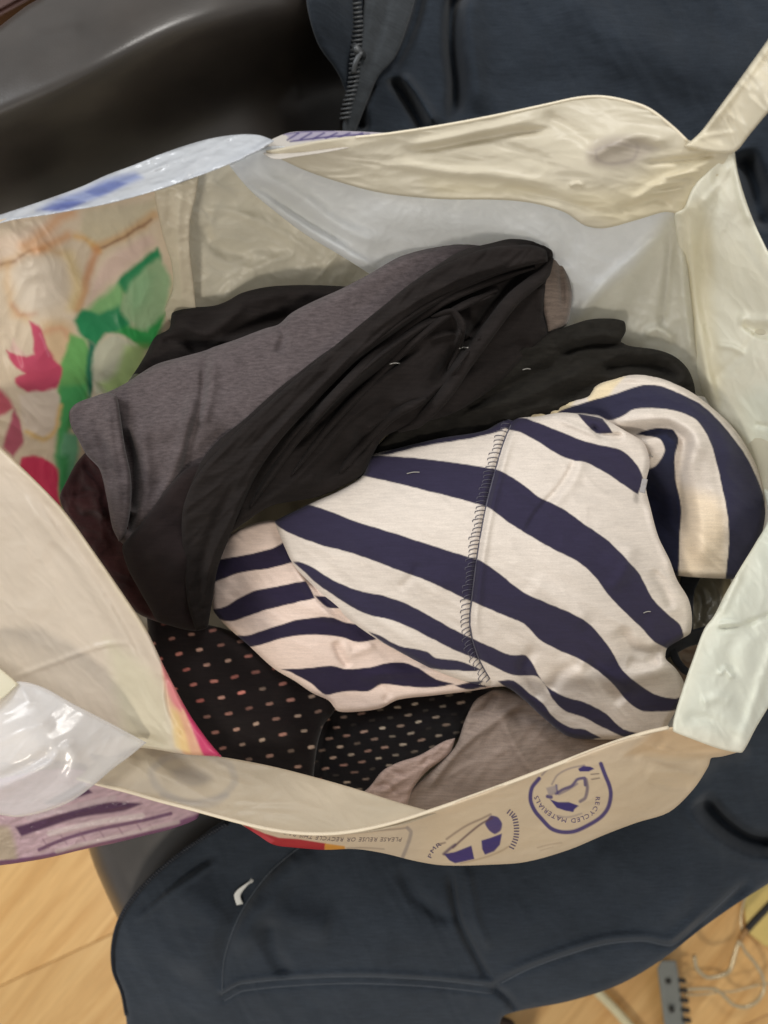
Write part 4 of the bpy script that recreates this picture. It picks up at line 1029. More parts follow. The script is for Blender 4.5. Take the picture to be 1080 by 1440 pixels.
Sheet('hem_panel', low_out, [(300, 800, .640), (345, 745, .652), (300, 860, .632), (400, 880, .652), (480, 990, .632), (600, 975, .636), (690, 962, .645), (400, 780, .655), (520, 870, .648), (450, 930, .648)], STRIPE, shirt, h=1.5, color=(218, 198, 186),
      edge=(7, .006), skirt=.02, warp=(1.0, 16), noise=FINE, paint=[('poly', [(300, 860), (345, 905), (320, 890), (298, 870)], (150, 132, 104), 3, .8)] + [('poly', q, (40, 34, 54), .9) for q in LP],
      strokes=[([(398, 760), (425, 800), (460, 850), (510, 885)], -.005, (8, 5)), ([(392, 752), (416, 800), (446, 846), (480, 878)], .004, 7), ([(470, 900), (480, 925), (492, 940)], -.004, (5, 6)), ([(480, 900), (494, 920), (530, 905)], .002, 6),
               ([(430, 820), (470, 850), (520, 880)], .003, 6), ([(340, 740), (320, 800), (310, 860)], .002, 12), ([(350, 830), (420, 850), (500, 870), (560, 900)], .003, 12), ([(530, 960), (545, 975), (540, 990)], -.002, 5), ([(500, 950), (600, 945), (680, 958)], .003, 8)])
# overlock stitching along the seam
seam = smooth_path([(722, 588), (708, 620), (696, 660), (682, 715), (672, 770), (664, 830), (660, 880), (672, 925), (690, 958)], False, 8)
L = np.r_[0, np.cumsum(np.hypot(*np.diff(seam, axis=0).T))]
THR = simple_mat('navy_thread', (84, 82, 94), .8, sc=200)
parts = []
s = 4
rr = random.Random(4)
while s < L[-1] - 2:
    px = np.interp(s, L, seam[:, 0]); py = np.interp(s, L, seam[:, 1]); qx = np.interp(s + 2, L, seam[:, 0]); qy = np.interp(s + 2, L, seam[:, 1])
    tx, ty = qx - px, qy - py; l = math.hypot(tx, ty) + 1e-9; tx /= l; ty /= l; nx_, ny_ = -ty, tx   # towards the left of the path
    if nx_ > 0: nx_, ny_ = -nx_, -ny_
    w = 12 + rr.uniform(-2.5, 2.5)
    a = (px, py); b = (px + nx_ * w * .5 + tx * 1, py + ny_ * w * .5 + ty * 1); c = (px + nx_ * w + tx * 4, py + ny_ * w + ty * 4); d = (px + nx_ * w + tx * 7, py + ny_ * w + ty * 7)
    parts.append(tube('', [BD.at(*a, .0002), BD.at(*b, .0005), BD.at(*c, .0003), BD.at(*d, -.0001)], .0003, None, n=5, verts_only=True, sm=2))
    s += 6.4 + rr.uniform(-1, 1)
tube('seam_ridge', [BD.at(x + 1, y, -.0002) for x, y in seam[::3]], .0007, THR, shirt, n=6, sm=2)
joined('overlock_stitching', parts, THR, shirt)
crease = [tube('', [BD.at(x + dx, y, .0002) for x, y in smooth_path([(x1, y1), (x2, y2)], False, 4)], .0003, None, n=5, verts_only=True) for dx, x1, y1, x2, y2 in []]
Sheet('care_label', [(903, 673), (911, 674), (907, 694), (899, 692)], [(903, 671, .690), (915, 672, .690), (905, 694, .691)], simple_mat('label_ribbon', (150, 146, 146), .7), shirt, h=1.2, edge=(1.5, .0005), skirt=.002,
      strokes=[([(902, 682), (912, 683)], -.0006, 1.5)])

# ================================================================== dark heathered top with black folds
HEATH = cloth_mat('heather_jersey', (82, 74, 75), .95, (.9, 1.1), 60, 900, bump=.35, sheen=.12, streak=((30, 120, 20), 6.0, .76, 1.2), rot=-.2, bd=.0006)
BLK = cloth_mat('black_jersey', (33, 29, 28), .9, (.85, 1.15), 50, 1000, bump=.35, sheen=.02, bd=.0005, big=(45, .3))
BLK2 = cloth_mat('black_crepe', (33, 31, 28), .85, (.85, 1.2), 80, 1000, bump=.4, sheen=.02, bd=.0006, big=(90, .35))
BRNB = cloth_mat('brown_black_jersey', (35, 28, 28), .92, (.88, 1.1), 50, 1000, bump=.3, sheen=.05, bd=.0005, big=(40, .25))
heather = thing('heathered_top', 'charcoal grey heathered top folded across the upper left of the open bag', 'shirt', P(280, 560, .62))
DF = [(.003, 70, -35, 2.2, 'f', 6), (.0012, 26, -35, 2, 'f', 9)]
Sheet('body', [(97, 580), (106, 568), (126, 560), (150, 552), (178, 538), (196, 526), (220, 512), (255, 502), (288, 493), (300, 488), (330, 478), (372, 462), (392, 456), (410, 440), (440, 424), (480, 406), (520, 385), (560, 362),
               (600, 350), (650, 342), (690, 345), (700, 372), (650, 392), (575, 435), (505, 500), (450, 548), (400, 590), (350, 625), (310, 662), (262, 705), (215, 745), (180, 770), (168, 760), (158, 740), (150, 700), (140, 660), (122, 640), (110, 618), (100, 600)],
      [(100, 585, .680), (200, 530, .688), (290, 500, .695), (400, 460, .702), (520, 390, .705), (650, 350, .700), (640, 460, .69), (480, 580, .69), (330, 680, .682), (180, 760, .668), (300, 590, .706), (160, 640, .684), (420, 520, .712)],
      HEATH, heather, h=2, gain=1.2, edge=(12, .010), skirt=.02, noise=DF,
      strokes=[([(290, 490), (286, 520), (284, 560), (268, 620), (252, 690), (236, 730)], -.0035, (5, 7)), ([(300, 496), (298, 540), (284, 600)], .003, 8), ([(272, 540), (262, 600), (236, 680), (200, 740)], .003, 8),
               ([(158, 560), (166, 600), (172, 640), (178, 700), (176, 750)], -.004, 7), ([(130, 570), (148, 620), (160, 690), (162, 740)], .005, 11), ([(195, 600), (205, 640), (205, 700), (190, 750)], .004, 10),
               ([(176, 600), (184, 630), (187, 670), (186, 730)], -.010, (9, 5)), ([(112, 610), (128, 650), (140, 690)], -.012, (4, 8)), ([(185, 720), (178, 750)], -.010, 6),
               ([(110, 572), (150, 600), (240, 600), (300, 570)], .003, 18), ([(220, 530), (300, 520), (380, 480), (440, 440)], .003, 20), ([(320, 640), (400, 580), (470, 500), (560, 420)], .005, 20), ([(390, 458), (400, 470), (390, 500)], -.003, 6),
               ([(230, 720), (290, 640), (330, 600)], -.003, 14)])
Sheet('cuff_fold', [(98, 580), (108, 567), (128, 559), (152, 552), (164, 558), (170, 590), (176, 630), (184, 670), (184, 710), (178, 745), (168, 762), (158, 742), (151, 702), (142, 662), (122, 640), (110, 618), (100, 600)],
      [(100, 585, .690), (150, 553, .698), (176, 640, .700), (170, 755, .682), (145, 660, .694), (120, 600, .698)], HEATH, heather, h=1.8, edge=(8, .007), skirt=.012,
      strokes=[([(150, 560), (156, 620), (166, 690), (168, 740)], .002, 6), ([(128, 575), (145, 630), (158, 690)], -.002, 6)], noise=DF)
Sheet('sleeve_end', [(740, 334), (770, 333), (782, 350), (795, 378), (804, 408), (802, 440), (796, 458), (770, 470), (760, 420), (758, 370)], [(745, 336, .700), (775, 336, .700), (803, 410, .692), (796, 455, .685), (765, 420, .694)],
      cloth_mat('heather_cuff', (104, 92, 84), .95, (.85, 1.1), 60, 900, bump=.3, sheen=.25, streak=((22, 160, 10), 4.0, .8, 1.15)), heather, h=1.8, edge=(9, .007), skirt=.02,
      strokes=[([(776, 340), (788, 380), (792, 440)], -.003, 4)])
dark = thing('black_jersey_top', 'black jersey garment in long loose folds across the middle of the bag', 'shirt', P(520, 520, .62))
DKB = Sheet('body', [(690, 342), (716, 336), (745, 336), (766, 342), (778, 352), (776, 370), (768, 400), (764, 440), (770, 470), (740, 500), (700, 540), (640, 580), (575, 600), (540, 615), (524, 640), (512, 665), (490, 680), (450, 698), (420, 704),
               (380, 712), (340, 738), (318, 756), (300, 790), (292, 830), (290, 868), (280, 884), (258, 880), (246, 800), (252, 730), (262, 690), (282, 650), (304, 622), (345, 588), (392, 545), (442, 506), (490, 473), (522, 448), (560, 412), (610, 376), (650, 352)],
      [(740, 345, .712), (620, 385, .716), (520, 470, .716), (420, 570, .712), (260, 700, .692), (330, 680, .700), (285, 860, .655), (450, 690, .676), (520, 640, .682), (640, 570, .690), (750, 470, .694), (600, 500, .708), (480, 600, .700), (360, 700, .690)],
      BLK, dark, h=1.8, gain=1.5, edge=(11, .010), skirt=.025, noise=[(.0025, 60, -40, 2.6, 'f', 4), (.0012, 22, -42, 4, 'r', 5)],
      strokes=[([(372, 660), (430, 598), (500, 532), (570, 478), (640, 436), (700, 416), (752, 400)], .0035, (2.5, 7)), ([(360, 640), (410, 590), (470, 530), (540, 474), (610, 430), (680, 404), (745, 390)], .003, (2.5, 6)),
               ([(400, 690), (450, 640), (490, 592), (540, 556)], .003, (2.5, 8)), ([(470, 640), (540, 590), (600, 562), (640, 520), (690, 455), (760, 390)], .003, (2, 5)), ([(600, 480), (640, 470), (690, 480)], .003, (3, 6)),
               ([(610, 440), (640, 442), (646, 470), (636, 500)], .004, (3, 4)), ([(590, 590), (610, 560), (640, 520)], -.005, (5, 5)), ([(340, 700), (356, 660), (385, 615), (420, 575)], .003, (2.5, 6)),
([(345, 735), (350, 690), (375, 640), (420, 590), (480, 530), (560, 470), (640, 420), (740, 378), (772, 376)], -.008, (9, 7)), ([(330, 720), (345, 670), (380, 615), (440, 560), (520, 490), (600, 430), (700, 385), (755, 372)], .005, 8),
               ([(380, 640), (440, 580), (520, 510), (600, 450), (640, 440)], .006, 6), ([(400, 640), (470, 575), (540, 520), (600, 480)], -.007, 6), ([(640, 438), (650, 460), (640, 490)], .005, 5), ([(652, 440), (668, 460), (655, 500)], -.002, 6),
               ([(770, 380), (720, 420), (690, 460), (650, 510), (620, 555), (590, 590)], .007, (7, 5)), ([(756, 374), (706, 414), (676, 454), (636, 500), (606, 545)], -.009, 7), ([(760, 400), (765, 440)], .003, 8),
               ([(480, 640), (520, 590), (580, 560), (620, 550)], .004, 12), ([(440, 680), (490, 640), (520, 600)], -.005, 10), ([(560, 560), (520, 600), (500, 650)], -.004, 12), ([(330, 740), (400, 690), (470, 660)], .004, 12),
               ([(300, 800), (310, 750), (340, 705)], -.006, 7), ([(286, 860), (294, 800), (318, 740)], .005, 7), ([(560, 405), (620, 375), (700, 352), (760, 350)], .004, 10), ([(640, 520), (700, 500), (750, 480)], -.004, 12),
               ([(420, 620), (470, 560), (560, 480)], .003, 5)])
DB = Sheet('loose_fold', [(545, 425), (600, 384), (680, 350), (745, 344), (768, 352), (770, 368), (700, 384), (615, 420), (540, 472), (470, 538), (400, 612), (364, 662), (342, 708), (324, 752), (306, 800), (298, 850), (291, 882), (276, 887), (264, 850), (258, 790), (256, 725), (268, 684), (300, 640), (360, 582), (440, 512)],
      [(560, 410, .726), (745, 350, .720), (700, 384, .722), (540, 472, .726), (400, 612, .720), (310, 760, .690), (284, 870, .662), (262, 800, .684), (262, 712, .702), (360, 582, .722), (460, 495, .725)], BLK, dark, h=1.8, edge=(7, .007), skirt=.012, key='lf1',
      noise=[(.0022, 40, -42, 4, 'f', 7), (.0016, 20, -42, 5, 'r', 9)],
      strokes=[([(320, 700), (370, 630), (450, 545), (540, 455), (640, 395), (740, 362)], .004, (3, 8)), ([(330, 660), (400, 580), (480, 505), (560, 440)], -.003, 5), ([(286, 872), (294, 800), (322, 735), (350, 680)], .003, (3, 6)), ([(275, 870), (282, 800), (304, 730), (335, 670)], -.003, 6)])
SH_ = SHEETS
def ribbon(path, w, up, key):
    p = smooth_path(path, False, 5); l = []; r = []
    for i in range(len(p)):
        t = p[min(i + 1, len(p) - 1)] - p[max(i - 1, 0)]; t = t / (np.linalg.norm(t) + 1e-9)
        ww = np.interp(i / (len(p) - 1), [0, .12, .5, .88, 1], [w * .3, w * .9, w, w * .8, w * .25])
        l.append((p[i][0] - t[1] * ww / 2, p[i][1] + t[0] * ww / 2)); r.append((p[i][0] + t[1] * ww / 2, p[i][1] - t[0] * ww / 2))
    src = DKB
    ctrl = [(x, y, src.zat(x, y) + up) for x, y in p[::3]] + [(l[-1][0], l[-1][1], src.zat(*p[-1]) + up)] + [(l[k][0], l[k][1], src.zat(*p[k]) + up * .7) for k in range(2, len(p) - 2, 4)]
    return Sheet('narrow_fold', l + r[::-1], ctrl, BLK, dark, h=1.5, edge=(w * .45, min(.006, w * .00035)), skirt=.010, corner=True, key=key, noise=[(.0008, 18, -42, 3, 'f', 4)])
ribbon([(776, 362), (762, 386), (722, 420), (692, 458), (656, 508), (624, 556), (588, 592), (560, 606)], 22, .007, 'r1')
ribbon([(752, 376), (690, 394), (620, 426), (550, 478), (486, 540), (424, 608), (384, 662), (352, 712)], 15, .006, 'r2')
ribbon([(700, 408), (640, 436), (580, 482), (520, 540), (462, 600), (410, 668)], 12, .005, 'r3')
ribbon([(606, 446), (636, 438), (650, 456), (646, 486), (630, 520)], 10, .005, 'r4')
ribbon([(600, 560), (552, 584), (505, 630), (478, 664)], 16, .005, 'r5')
lo = [((548, 512), (562, 511)), ((646, 490), (658, 489)), ((735, 520), (746, 519)), ((572, 666), (590, 664)), ((912, 640), (918, 643)), ((905, 862), (915, 860))]
Sheet('sleeve', [(172, 768), (196, 738), (226, 698), (258, 662), (285, 650), (320, 660), (340, 670), (330, 720), (312, 756), (300, 800), (296, 850), (292, 882), (280, 887), (262, 886), (240, 880), (222, 874), (212, 858), (196, 830), (180, 800)],
      [(175, 770, .672), (226, 698, .692), (302, 624, .706), (340, 610, .698), (330, 670, .688), (330, 720, .670), (290, 880, .652), (225, 870, .655), (250, 790, .684)], BRNB, dark, h=2, edge=(14, .010), skirt=.02, noise=DF,
      strokes=[([(200, 790), (260, 780), (300, 740)], .003, 24), ([(262, 880), (285, 800), (315, 730)], -.003, 10), ([(230, 860), (250, 800), (300, 720)], .003, 16)])
crepe = thing('black_crepe_blouse', 'crumpled black crepe blouse lying between the black jersey folds and the striped top', 'blouse', P(760, 540, .60))
Sheet('body', [(500, 680), (520, 640), (560, 600), (620, 570), (680, 520), (730, 490), (770, 468), (800, 458), (830, 449), (862, 448), (878, 452), (880, 466), (872, 480), (884, 486), (925, 492), (950, 502), (968, 520), (977, 545),
               (975, 575), (940, 600), (860, 600), (760, 610), (680, 630), (560, 660)],
      [(520, 650, .650), (700, 560, .676), (830, 470, .680), (870, 455, .678), (960, 540, .660), (850, 580, .655), (700, 610, .655), (780, 520, .676), (600, 620, .655)], BLK2, crepe, h=2, gain=1.4, edge=(10, .009), skirt=.03,
      noise=[(.004, 55, -20, 2.2, 'r', 12), (.0016, 18, -20, 2, 'r', 5)],
      strokes=[([(600, 610), (660, 580), (740, 560), (800, 530), (850, 510)], .005, 9), ([(620, 600), (680, 560), (740, 530), (800, 500)], -.005, 8), ([(780, 500), (830, 485), (880, 484)], -.006, 5), ([(800, 480), (850, 470), (870, 475)], .004, 7),
               ([(840, 520), (900, 512), (960, 530)], -.007, 8), ([(760, 575), (820, 545), (860, 530)], -.004, 7), ([(700, 590), (760, 572), (810, 560)], .004, 8)])
back = thing('black_knit_cardigan', 'black knitted garment at the back left, tucked against the cream bag wall', 'cardigan', P(340, 450, .58))
Sheet('body', [(160, 565), (185, 530), (204, 500), (218, 474), (238, 462), (242, 440), (265, 433), (300, 430), (318, 424), (340, 412), (372, 404), (410, 401), (450, 401), (500, 403), (540, 400), (500, 460), (400, 520), (280, 560), (200, 590)],
      [(180, 540, .662), (220, 480, .672), (300, 435, .680), (420, 403, .682), (510, 405, .680), (400, 480, .672), (260, 530, .668), (330, 460, .684)], cloth_mat('black_knit', (32, 28, 27), .95, (.8, 1.2), 40, 800, bump=.4, sheen=.02, bd=.0006), back, h=2.2,
      edge=(10, .010), skirt=.03, noise=[(.0045, 50, -15, 2, 'f', 3), (.001, 14, -15, 2, 'f', 5)],
      strokes=[([(240, 450), (290, 470), (330, 440), (350, 415)], .006, 9), ([(250, 480), (300, 490), (350, 460), (430, 440)], -.006, 9), ([(290, 485), (330, 478), (400, 470)], .007, 7), ([(330, 425), (400, 415), (480, 415)], .004, 9), ([(225, 478), (260, 480), (280, 500)], -.005, 7)])
olive = thing('olive_garment', 'small olive edge of a garment between the floral bag panel and the grey heathered top', 'shirt', P(200, 525, .6))
Sheet('fold', [(165, 560), (185, 530), (200, 520), (230, 515), (262, 512), (290, 508), (250, 540), (200, 560)], [(165, 560, .667), (200, 520, .664), (290, 508, .668), (220, 545, .668)], cloth_mat('olive_jersey', (62, 62, 46), .9), olive, h=2, edge=(6, .005), skirt=.01)
mar = thing('maroon_garment', 'dark maroon garment peeking out below the grey heathered top beside the pink print', 'shirt', P(120, 720, .6))
Sheet('fold', [(84, 700), (96, 672), (108, 650), (125, 632), (150, 650), (170, 700), (190, 760), (220, 820), (240, 880), (190, 860), (140, 790), (105, 745)],
      [(90, 700, .645), (125, 640, .655), (160, 740, .655), (230, 870, .640), (140, 790, .648)], cloth_mat('maroon_jersey', (50, 27, 28), .9, (.6, 1.4), 50, 800, big=(50, .5)), mar, h=2, edge=(8, .006), skirt=.02,
      strokes=[([(100, 700), (125, 690), (140, 700)], -.003, 5), ([(110, 720), (135, 716), (150, 730)], .003, 5), ([(115, 660), (130, 690), (150, 740)], .004, 7)],
      noise=[(.003, 30, 60, 1.5, 'r', 3)])

# ================================================================== dotted blouse
DOTM = cloth_mat('dotted_crepe', None, .88, (.9, 1.1), 60, 900, sheen=.12, bump=.3, big=(40, .25))
dots = thing('dotted_blouse', 'black blouse with rows of small pink and cream dashes, lower left in bag', 'blouse', P(360, 990, .56))
def dotfun(ox, oy, a, b, sx, sy, seed, dim=.72, tilt=-.2, miss=0):
    def f(x, y, C):
        M = np.linalg.inv(np.array([[a[0], b[0]], [a[1], b[1]]]))
        xx = x + 3 * noise2(x / 60, y / 60, seed); yy = y + 3 * noise2(x / 60 + 7, y / 60, seed)
        u = M[0, 0] * (xx - ox) + M[0, 1] * (yy - oy); v = M[1, 0] * (xx - ox) + M[1, 1] * (yy - oy)
        iu = np.round(u); iv = np.round(v); du = u - iu; dv = v - iv
        h1 = np.modf(np.abs(np.sin(iu * 12.9898 + iv * 78.233 + seed) * 43758.5))[0]; h2 = np.modf(np.abs(np.sin(iu * 39.3 + iv * 11.1 + seed) * 24634.6))[0]
        dx = du * a[0] + dv * b[0]; dy = du * a[1] + dv * b[1]
        rx = dx * math.cos(tilt) + dy * math.sin(tilt); ry = -dx * math.sin(tilt) + dy * math.cos(tilt)
        e = (np.abs(rx / (sx * (.85 + .3 * h1))) ** 3 + np.abs(ry / sy) ** 3) ** (1 / 3.)
        m = np.clip((1.25 - e) / .5, 0, 1) * (.5 + .5 * h2) * np.where(h1 < miss, .12, 1)
        warm = np.clip((560 - x) / 400 + (h1 - .5) * .7, 0, 1)[:, None]
        col = lin((206, 120, 112)) * warm + lin((208, 192, 172)) * (1 - warm)
        col = col * (.7 + .5 * h2[:, None]) * dim
        return C * (1 - m[:, None]) + col * m[:, None]
    return f
Sheet('body', [(205, 850), (240, 868), (290, 878), (330, 890), (380, 930), (420, 960), (452, 972), (468, 985), (470, 1000), (455, 1020), (446, 1050), (440, 1096), (380, 1092), (310, 1075), (250, 1020), (215, 930)],
      [(220, 880, .618), (300, 890, .625), (430, 970, .628), (460, 1000, .622), (430, 1085, .612), (310, 1065, .615), (330, 980, .632)], DOTM, dots, h=1.4, color=(26, 21, 22), edge=(12, .010), skirt=.02,
      cfun=dotfun(291, 936, (29, -6), (10, 22), 4.9, 2.2, 3), noise=[(.003, 90, 60, 1.5, 'f', 5), (.001, 30, 20, 1.5, 'f', 6)], strokes=[([(240, 940), (320, 1000), (430, 1030)], .004, 26), ([(300, 1060), (380, 1000), (440, 980)], -.003, 18)])
Sheet('lower_fold', [(440, 1000), (470, 985), (520, 985), (570, 978), (640, 966), (692, 962), (682, 985), (660, 1005), (650, 1030), (632, 1048), (588, 1066), (560, 1076), (535, 1098), (515, 1116), (470, 1108), (430, 1100), (425, 1060)],
      [(450, 1010, .606), (560, 985, .612), (690, 965, .62), (650, 1030, .604), (520, 1110, .600), (440, 1090, .598), (550, 1030, .610)], DOTM, dots, h=1.4, color=(22, 20, 22), edge=(12, .008), skirt=.02,
      cfun=dotfun(508, 1003, (25, -5), (-10, 15.5), 4.6, 1.7, 8, .6, -.15, .22), noise=[(.004, 60, 60, 1.5, 'f', 5)], strokes=[([(460, 1090), (480, 1050), (500, 1000)], -.005, 12), ([(560, 1070), (590, 1030), (650, 1000)], .004, 14), ([(470, 1000), (455, 1050), (450, 1100)], -.006, 8)])

# ================================================================== pale garment, straps and clear packet at the lower right
PALE = cloth_mat('pale_taupe_cotton', (146, 131, 121), .85, (.92, 1.06), 50, 900, bump=.25, sheen=.1, big=(30, .3))
PALE2 = cloth_mat('pale_pink_cotton', (168, 146, 136), .85, (.92, 1.06), 50, 900, bump=.25, sheen=.1, big=(30, .3))
pale = thing('pale_taupe_top', 'pale taupe garment crumpled at the front of the bag below the striped top', 'shirt', P(690, 1060, .54))
Sheet('body', [(570, 1120), (600, 1090), (640, 1050), (655, 1010), (672, 980), (700, 968), (740, 980), (775, 1010), (810, 1032), (880, 1034), (960, 1020), (960, 1060), (860, 1090), (740, 1130), (640, 1170), (560, 1160)],
      [(580, 1110, .606), (680, 985, .618), (760, 1010, .616), (930, 1030, .600), (860, 1080, .602), (640, 1150, .600), (700, 1070, .622)], PALE, pale, h=2, edge=(8, .006), skirt=.02, noise=[(.003, 60, -40, 2, 'f', 3), (.0012, 28, -40, 2.5, 'r', 8)],
      strokes=[([(595, 1120), (640, 1060), (700, 1010), (740, 985)], .004, 6), ([(700, 1000), (730, 1060), (770, 1110)], .004, 7), ([(720, 1000), (760, 1060), (800, 1100)], -.003, 9), ([(655, 1005), (680, 1000), (700, 970)], -.005, 6), ([(700, 1000), (760, 1010), (830, 1040)], -.004, 8)])
Sheet('pink_fold', [(505, 1118), (520, 1106), (538, 1084), (560, 1072), (590, 1062), (625, 1042), (640, 1038), (632, 1060), (600, 1085), (580, 1110), (572, 1135), (530, 1130)],
      [(515, 1115, .611), (550, 1080, .616), (635, 1042, .618), (585, 1100, .618), (560, 1130, .610)], PALE2, pale, h=1.6, edge=(7, .005), skirt=.015,
      strokes=[([(525, 1118), (560, 1100), (600, 1070)], .003, 5), ([(520, 1108), (545, 1104), (560, 1118)], -.003, 4), ([(545, 1082), (570, 1090), (610, 1062)], -.003, 4)], noise=[(.0015, 20, -30, 2, 'r', 3)])
clear = thing('clear_plastic_packet', 'dull translucent plastic packet wedged between the striped top and the right bag wall', 'packet', P(985, 850, .58))
Sheet('film', [(935, 800), (1050, 800), (1050, 830), (1025, 850), (1012, 880), (1000, 900), (985, 950), (960, 1010), (925, 1045), (915, 1000), (930, 900), (940, 840)], [(940, 810, .600), (1045, 805, .605), (1010, 880, .62), (960, 880, .615), (930, 1030, .602), (980, 950, .62)],
      plastic_mat('grey_film', rough=.28, trans=.2, bump=.4), clear, h=2, color=(120, 114, 100), edge=(6, .004), skirt=.01,
      paint=[('poly', [(958, 812), (1000, 812), (1010, 860), (990, 880), (965, 870)], (96, 92, 80), 6, .8), ('poly', [(1018, 812), (1040, 812), (1024, 850), (1014, 860)], (176, 164, 136), 3, .8), ('poly', [(955, 900), (990, 900), (975, 960), (950, 960)], (140, 116, 100), 5, .8)],
      strokes=[([(1014, 812), (1014, 860)], .003, 4), ([(965, 815), (985, 850), (975, 890)], -.004, 8)], noise=[(.002, 22, 60, 2, 'r', 3)])
strap = thing('black_elastic_strap', 'black elastic strap looped beside the right end of the striped top', 'strap', P(970, 910, .6))
SB = cloth_mat('black_elastic', (30, 32, 38), .8, (.85, 1.15), 60, 700, sheen=.15)
def band(name, path, w, z, par, key):
    p = smooth_path(path, False, 5); l = []; r = []
    for i in range(len(p)):
        t = p[min(i + 1, len(p) - 1)] - p[max(i - 1, 0)]; t = t / (np.linalg.norm(t) + 1e-9)
        ww = w[0] + (w[1] - w[0]) * i / (len(p) - 1)
        l.append((p[i][0] - t[1] * ww / 2, p[i][1] + t[0] * ww / 2)); r.append((p[i][0] + t[1] * ww / 2, p[i][1] - t[0] * ww / 2))
    return Sheet(name, (l + r[::-1])[::1], z, SB, par, h=1.6, edge=(3, .0015), skirt=.004, corner=True, key=key)
band('strap_band', [(925, 925), (940, 915), (965, 900), (990, 893), (1015, 888)], (16, 26), [(925, 925, .633), (1015, 888, .640), (965, 900, .640)], strap, 's1')
band('strap_band', [(945, 912), (952, 930), (965, 944), (980, 945), (992, 935), (998, 915)], (12, 9), [(945, 912, .636), (965, 944, .634), (998, 915, .640)], strap, 's2')
band('strap_band', [(975, 800), (966, 830), (968, 870), (972, 895)], (30, 6), [(975, 800, .618), (968, 870, .622), (955, 840, .618)], strap, 's3')

# lint flecks
LINT = simple_mat('lint', (150, 147, 142), .9)
def hit(px, py):
    best = 0
    for k in ('striped', ): pass
    dg = bpy.context.evaluated_depsgraph_get()
    o = Vector((0, 0, CAMZ)); d = (Vector(P(px, py, .5)) - o).normalized()
    ok, loc, nrm, _, _, _ = SC.ray_cast(dg, o, d)
    return loc - d * .0008
bpy.context.view_layer.update()
for a, b in lo:
    t = tube('lint_fleck', [hit(*a), hit((a[0] + b[0]) / 2, (a[1] + b[1]) / 2 - 1), hit(*b)], .0004, LINT, None, n=5)
LABL = ['tiny pale lint fleck on the black jersey folds', 'tiny pale lint fleck on the narrow black fold near the middle', 'tiny pale lint fleck on the crumpled black crepe', 'tiny pale lint fleck on a navy stripe left of the seam',
        'tiny pale lint fleck on the dark fold of the striped sleeve', 'tiny pale lint fleck on the navy stripe near the lower right']
for o, l in zip([o for o in COL.objects if o.name.startswith('lint_fleck')], LABL): tag(o, l, 'lint')
# ================================================================== things on the floor at the lower right
WIRE = simple_mat('hanger_wire', (206, 190, 156), .3, .6, sc=120)
DKP = simple_mat('black_hanger_plastic', (38, 36, 34), .4)
h1 = thing('clothes_hanger', 'clothes hanger with a small metal hook and black plastic arm on the floor', 'hanger', P(1010, 1345, .03))
hk = [(976, 1343, .06), (980, 1362, .06), (994, 1374, .06), (1012, 1372, .06), (1026, 1364, .06), (1032, 1346, .06), (1038, 1326, .06), (1046, 1312, .06)]
tube('hook', [P(*p) for p in hk], .0032, WIRE, h1)
tube('arm', [P(1046, 1312, .062), P(1060, 1296, .06), (P(1085, 1270, .06)), P(1140, 1215, .05)], .0055, DKP, h1, n=10, flat=.8)
tube('collar', [P(1040, 1322, .062), P(1050, 1306, .062)], .0048, simple_mat('hanger_collar', (172, 130, 78), .4), h1, n=10)
tube('bar', [P(1044, 1318, .058), P(1042, 1290, .056), P(1048, 1262, .054), P(1064, 1240, .05)], .0018, WIRE, h1)
h2 = thing('clothes_hanger', 'wire trouser hanger with a wide round hook and a grey toothed clamp bar', 'hanger', P(990, 1395, .02))
hk = [(962, 1391, .035), (985, 1390, .035), (1006, 1391, .035), (1018, 1400, .035), (1030, 1412, .035), (1047, 1416, .035), (1064, 1408, .035), (1074, 1392, .035), (1072, 1372, .035), (1060, 1352, .035), (1048, 1338, .04), (1042, 1326, .05)]
tube('hook', [P(*p) for p in hk], .0029, WIRE, h2)
tube('second_wire', [P(964, 1399, .03), P(990, 1398, .03), P(1010, 1395, .03), P(1030, 1394, .03), P(1072, 1384, .03), P(1120, 1378, .03)], .0016, WIRE, h2)
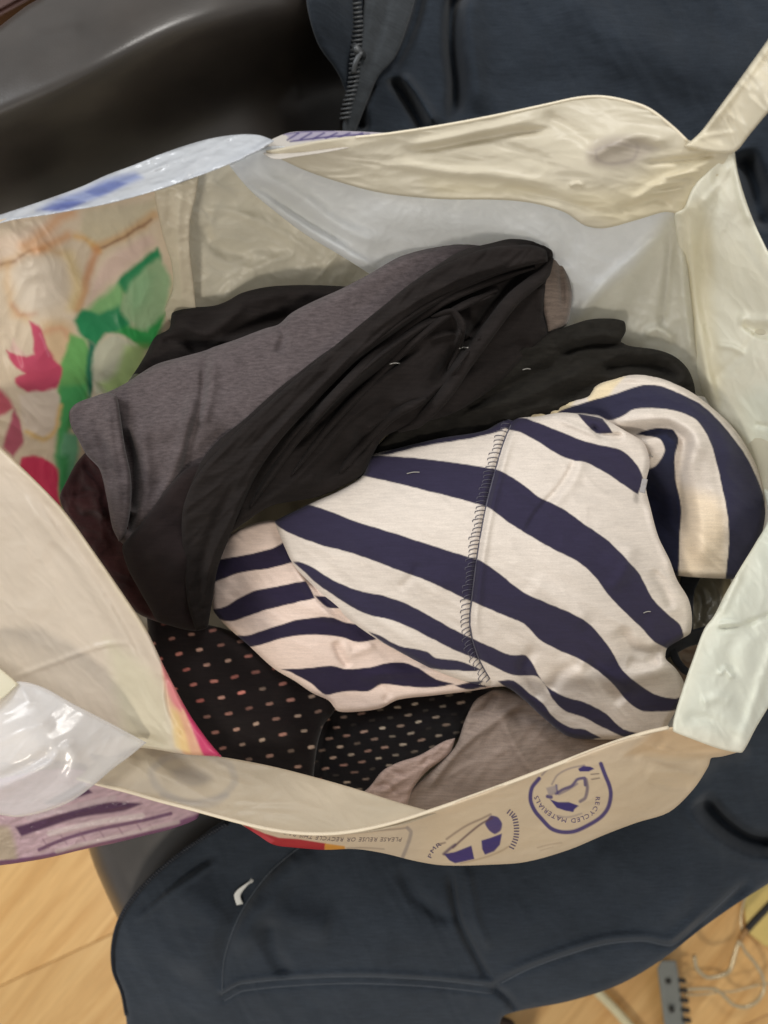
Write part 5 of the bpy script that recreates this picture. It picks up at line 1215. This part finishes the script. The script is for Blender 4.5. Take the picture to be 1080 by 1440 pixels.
GR = simple_mat('grey_plastic_bar', (126, 128, 122), .45, var=(.92, 1.05))
Sheet('clamp_bar', [(924, 1362), (930, 1350), (950, 1350), (953, 1362), (958, 1400), (966, 1460), (936, 1460), (929, 1400)], [(924, 1362, .05), (953, 1362, .05), (966, 1460, .04), (936, 1460, .04)], GR, h2, h=1.5, corner=True, edge=(2.5, .003), skirt=.03,
      strokes=[([(931, 1362), (936, 1400), (942, 1460)], .001, 2)])
tp = []
for k in range(5):
    y = 1378 + k * 14
    tp.append(tube('', [P(953 + k * 1.8, y, .046), P(964 + k * 1.8, y + 1, .046)], .0035, None, n=6, verts_only=True))
joined('clamp_teeth', tp, simple_mat('dark_rubber', (52, 50, 46), .7), h2)
HB = bpy.data.materials['dark_rubber']
for (x, y) in ((940, 1380), (945, 1420)):
    tube('rivet_hole', [P(x, y, .046), P(x, y, .052)], .0042, HB, h2, n=12)
rod = tube('cream_rod', [P(800, 1350, .02), P(842, 1396, .02), P(870, 1425, .02), P(925, 1490, .02)], .0075, simple_mat('cream_plastic_rod', (226, 216, 176), .4, var=(.95, 1.03)), None, n=12)
tag(rod, 'thin cream plastic rod lying diagonally on the wooden floor beside the grey clamp bar', 'rod')
gb = thing('yellow_green_folder', 'pale yellow green sheet lying on the floor under the hanger at the right edge', 'folder', P(1080, 1300, 0))
Sheet('cover', [(1045, 1265), (1090, 1230), (1160, 1230), (1160, 1345), (1075, 1330), (1050, 1310)], .012, simple_mat('yellow_green_card', (222, 196, 118), .6, var=(.93, 1.05)), gb, h=4, corner=True, edge=(2, .001), skirt=.011)
dk = thing('dark_bag_on_floor', 'dark brown fabric edge on the floor just below the jacket hem at the bottom', 'bag', P(640, 1500, 0))
Sheet('fabric', [(560, 1520), (590, 1440), (640, 1428), (700, 1428), (722, 1436), (735, 1470), (740, 1530)], [(560, 1510, .25), (640, 1430, .27), (720, 1440, .26), (740, 1530, .24)], cloth_mat('dark_brown_fabric', (52, 42, 36), .9), dk, h=4, edge=(10, .01), skirt=.2)
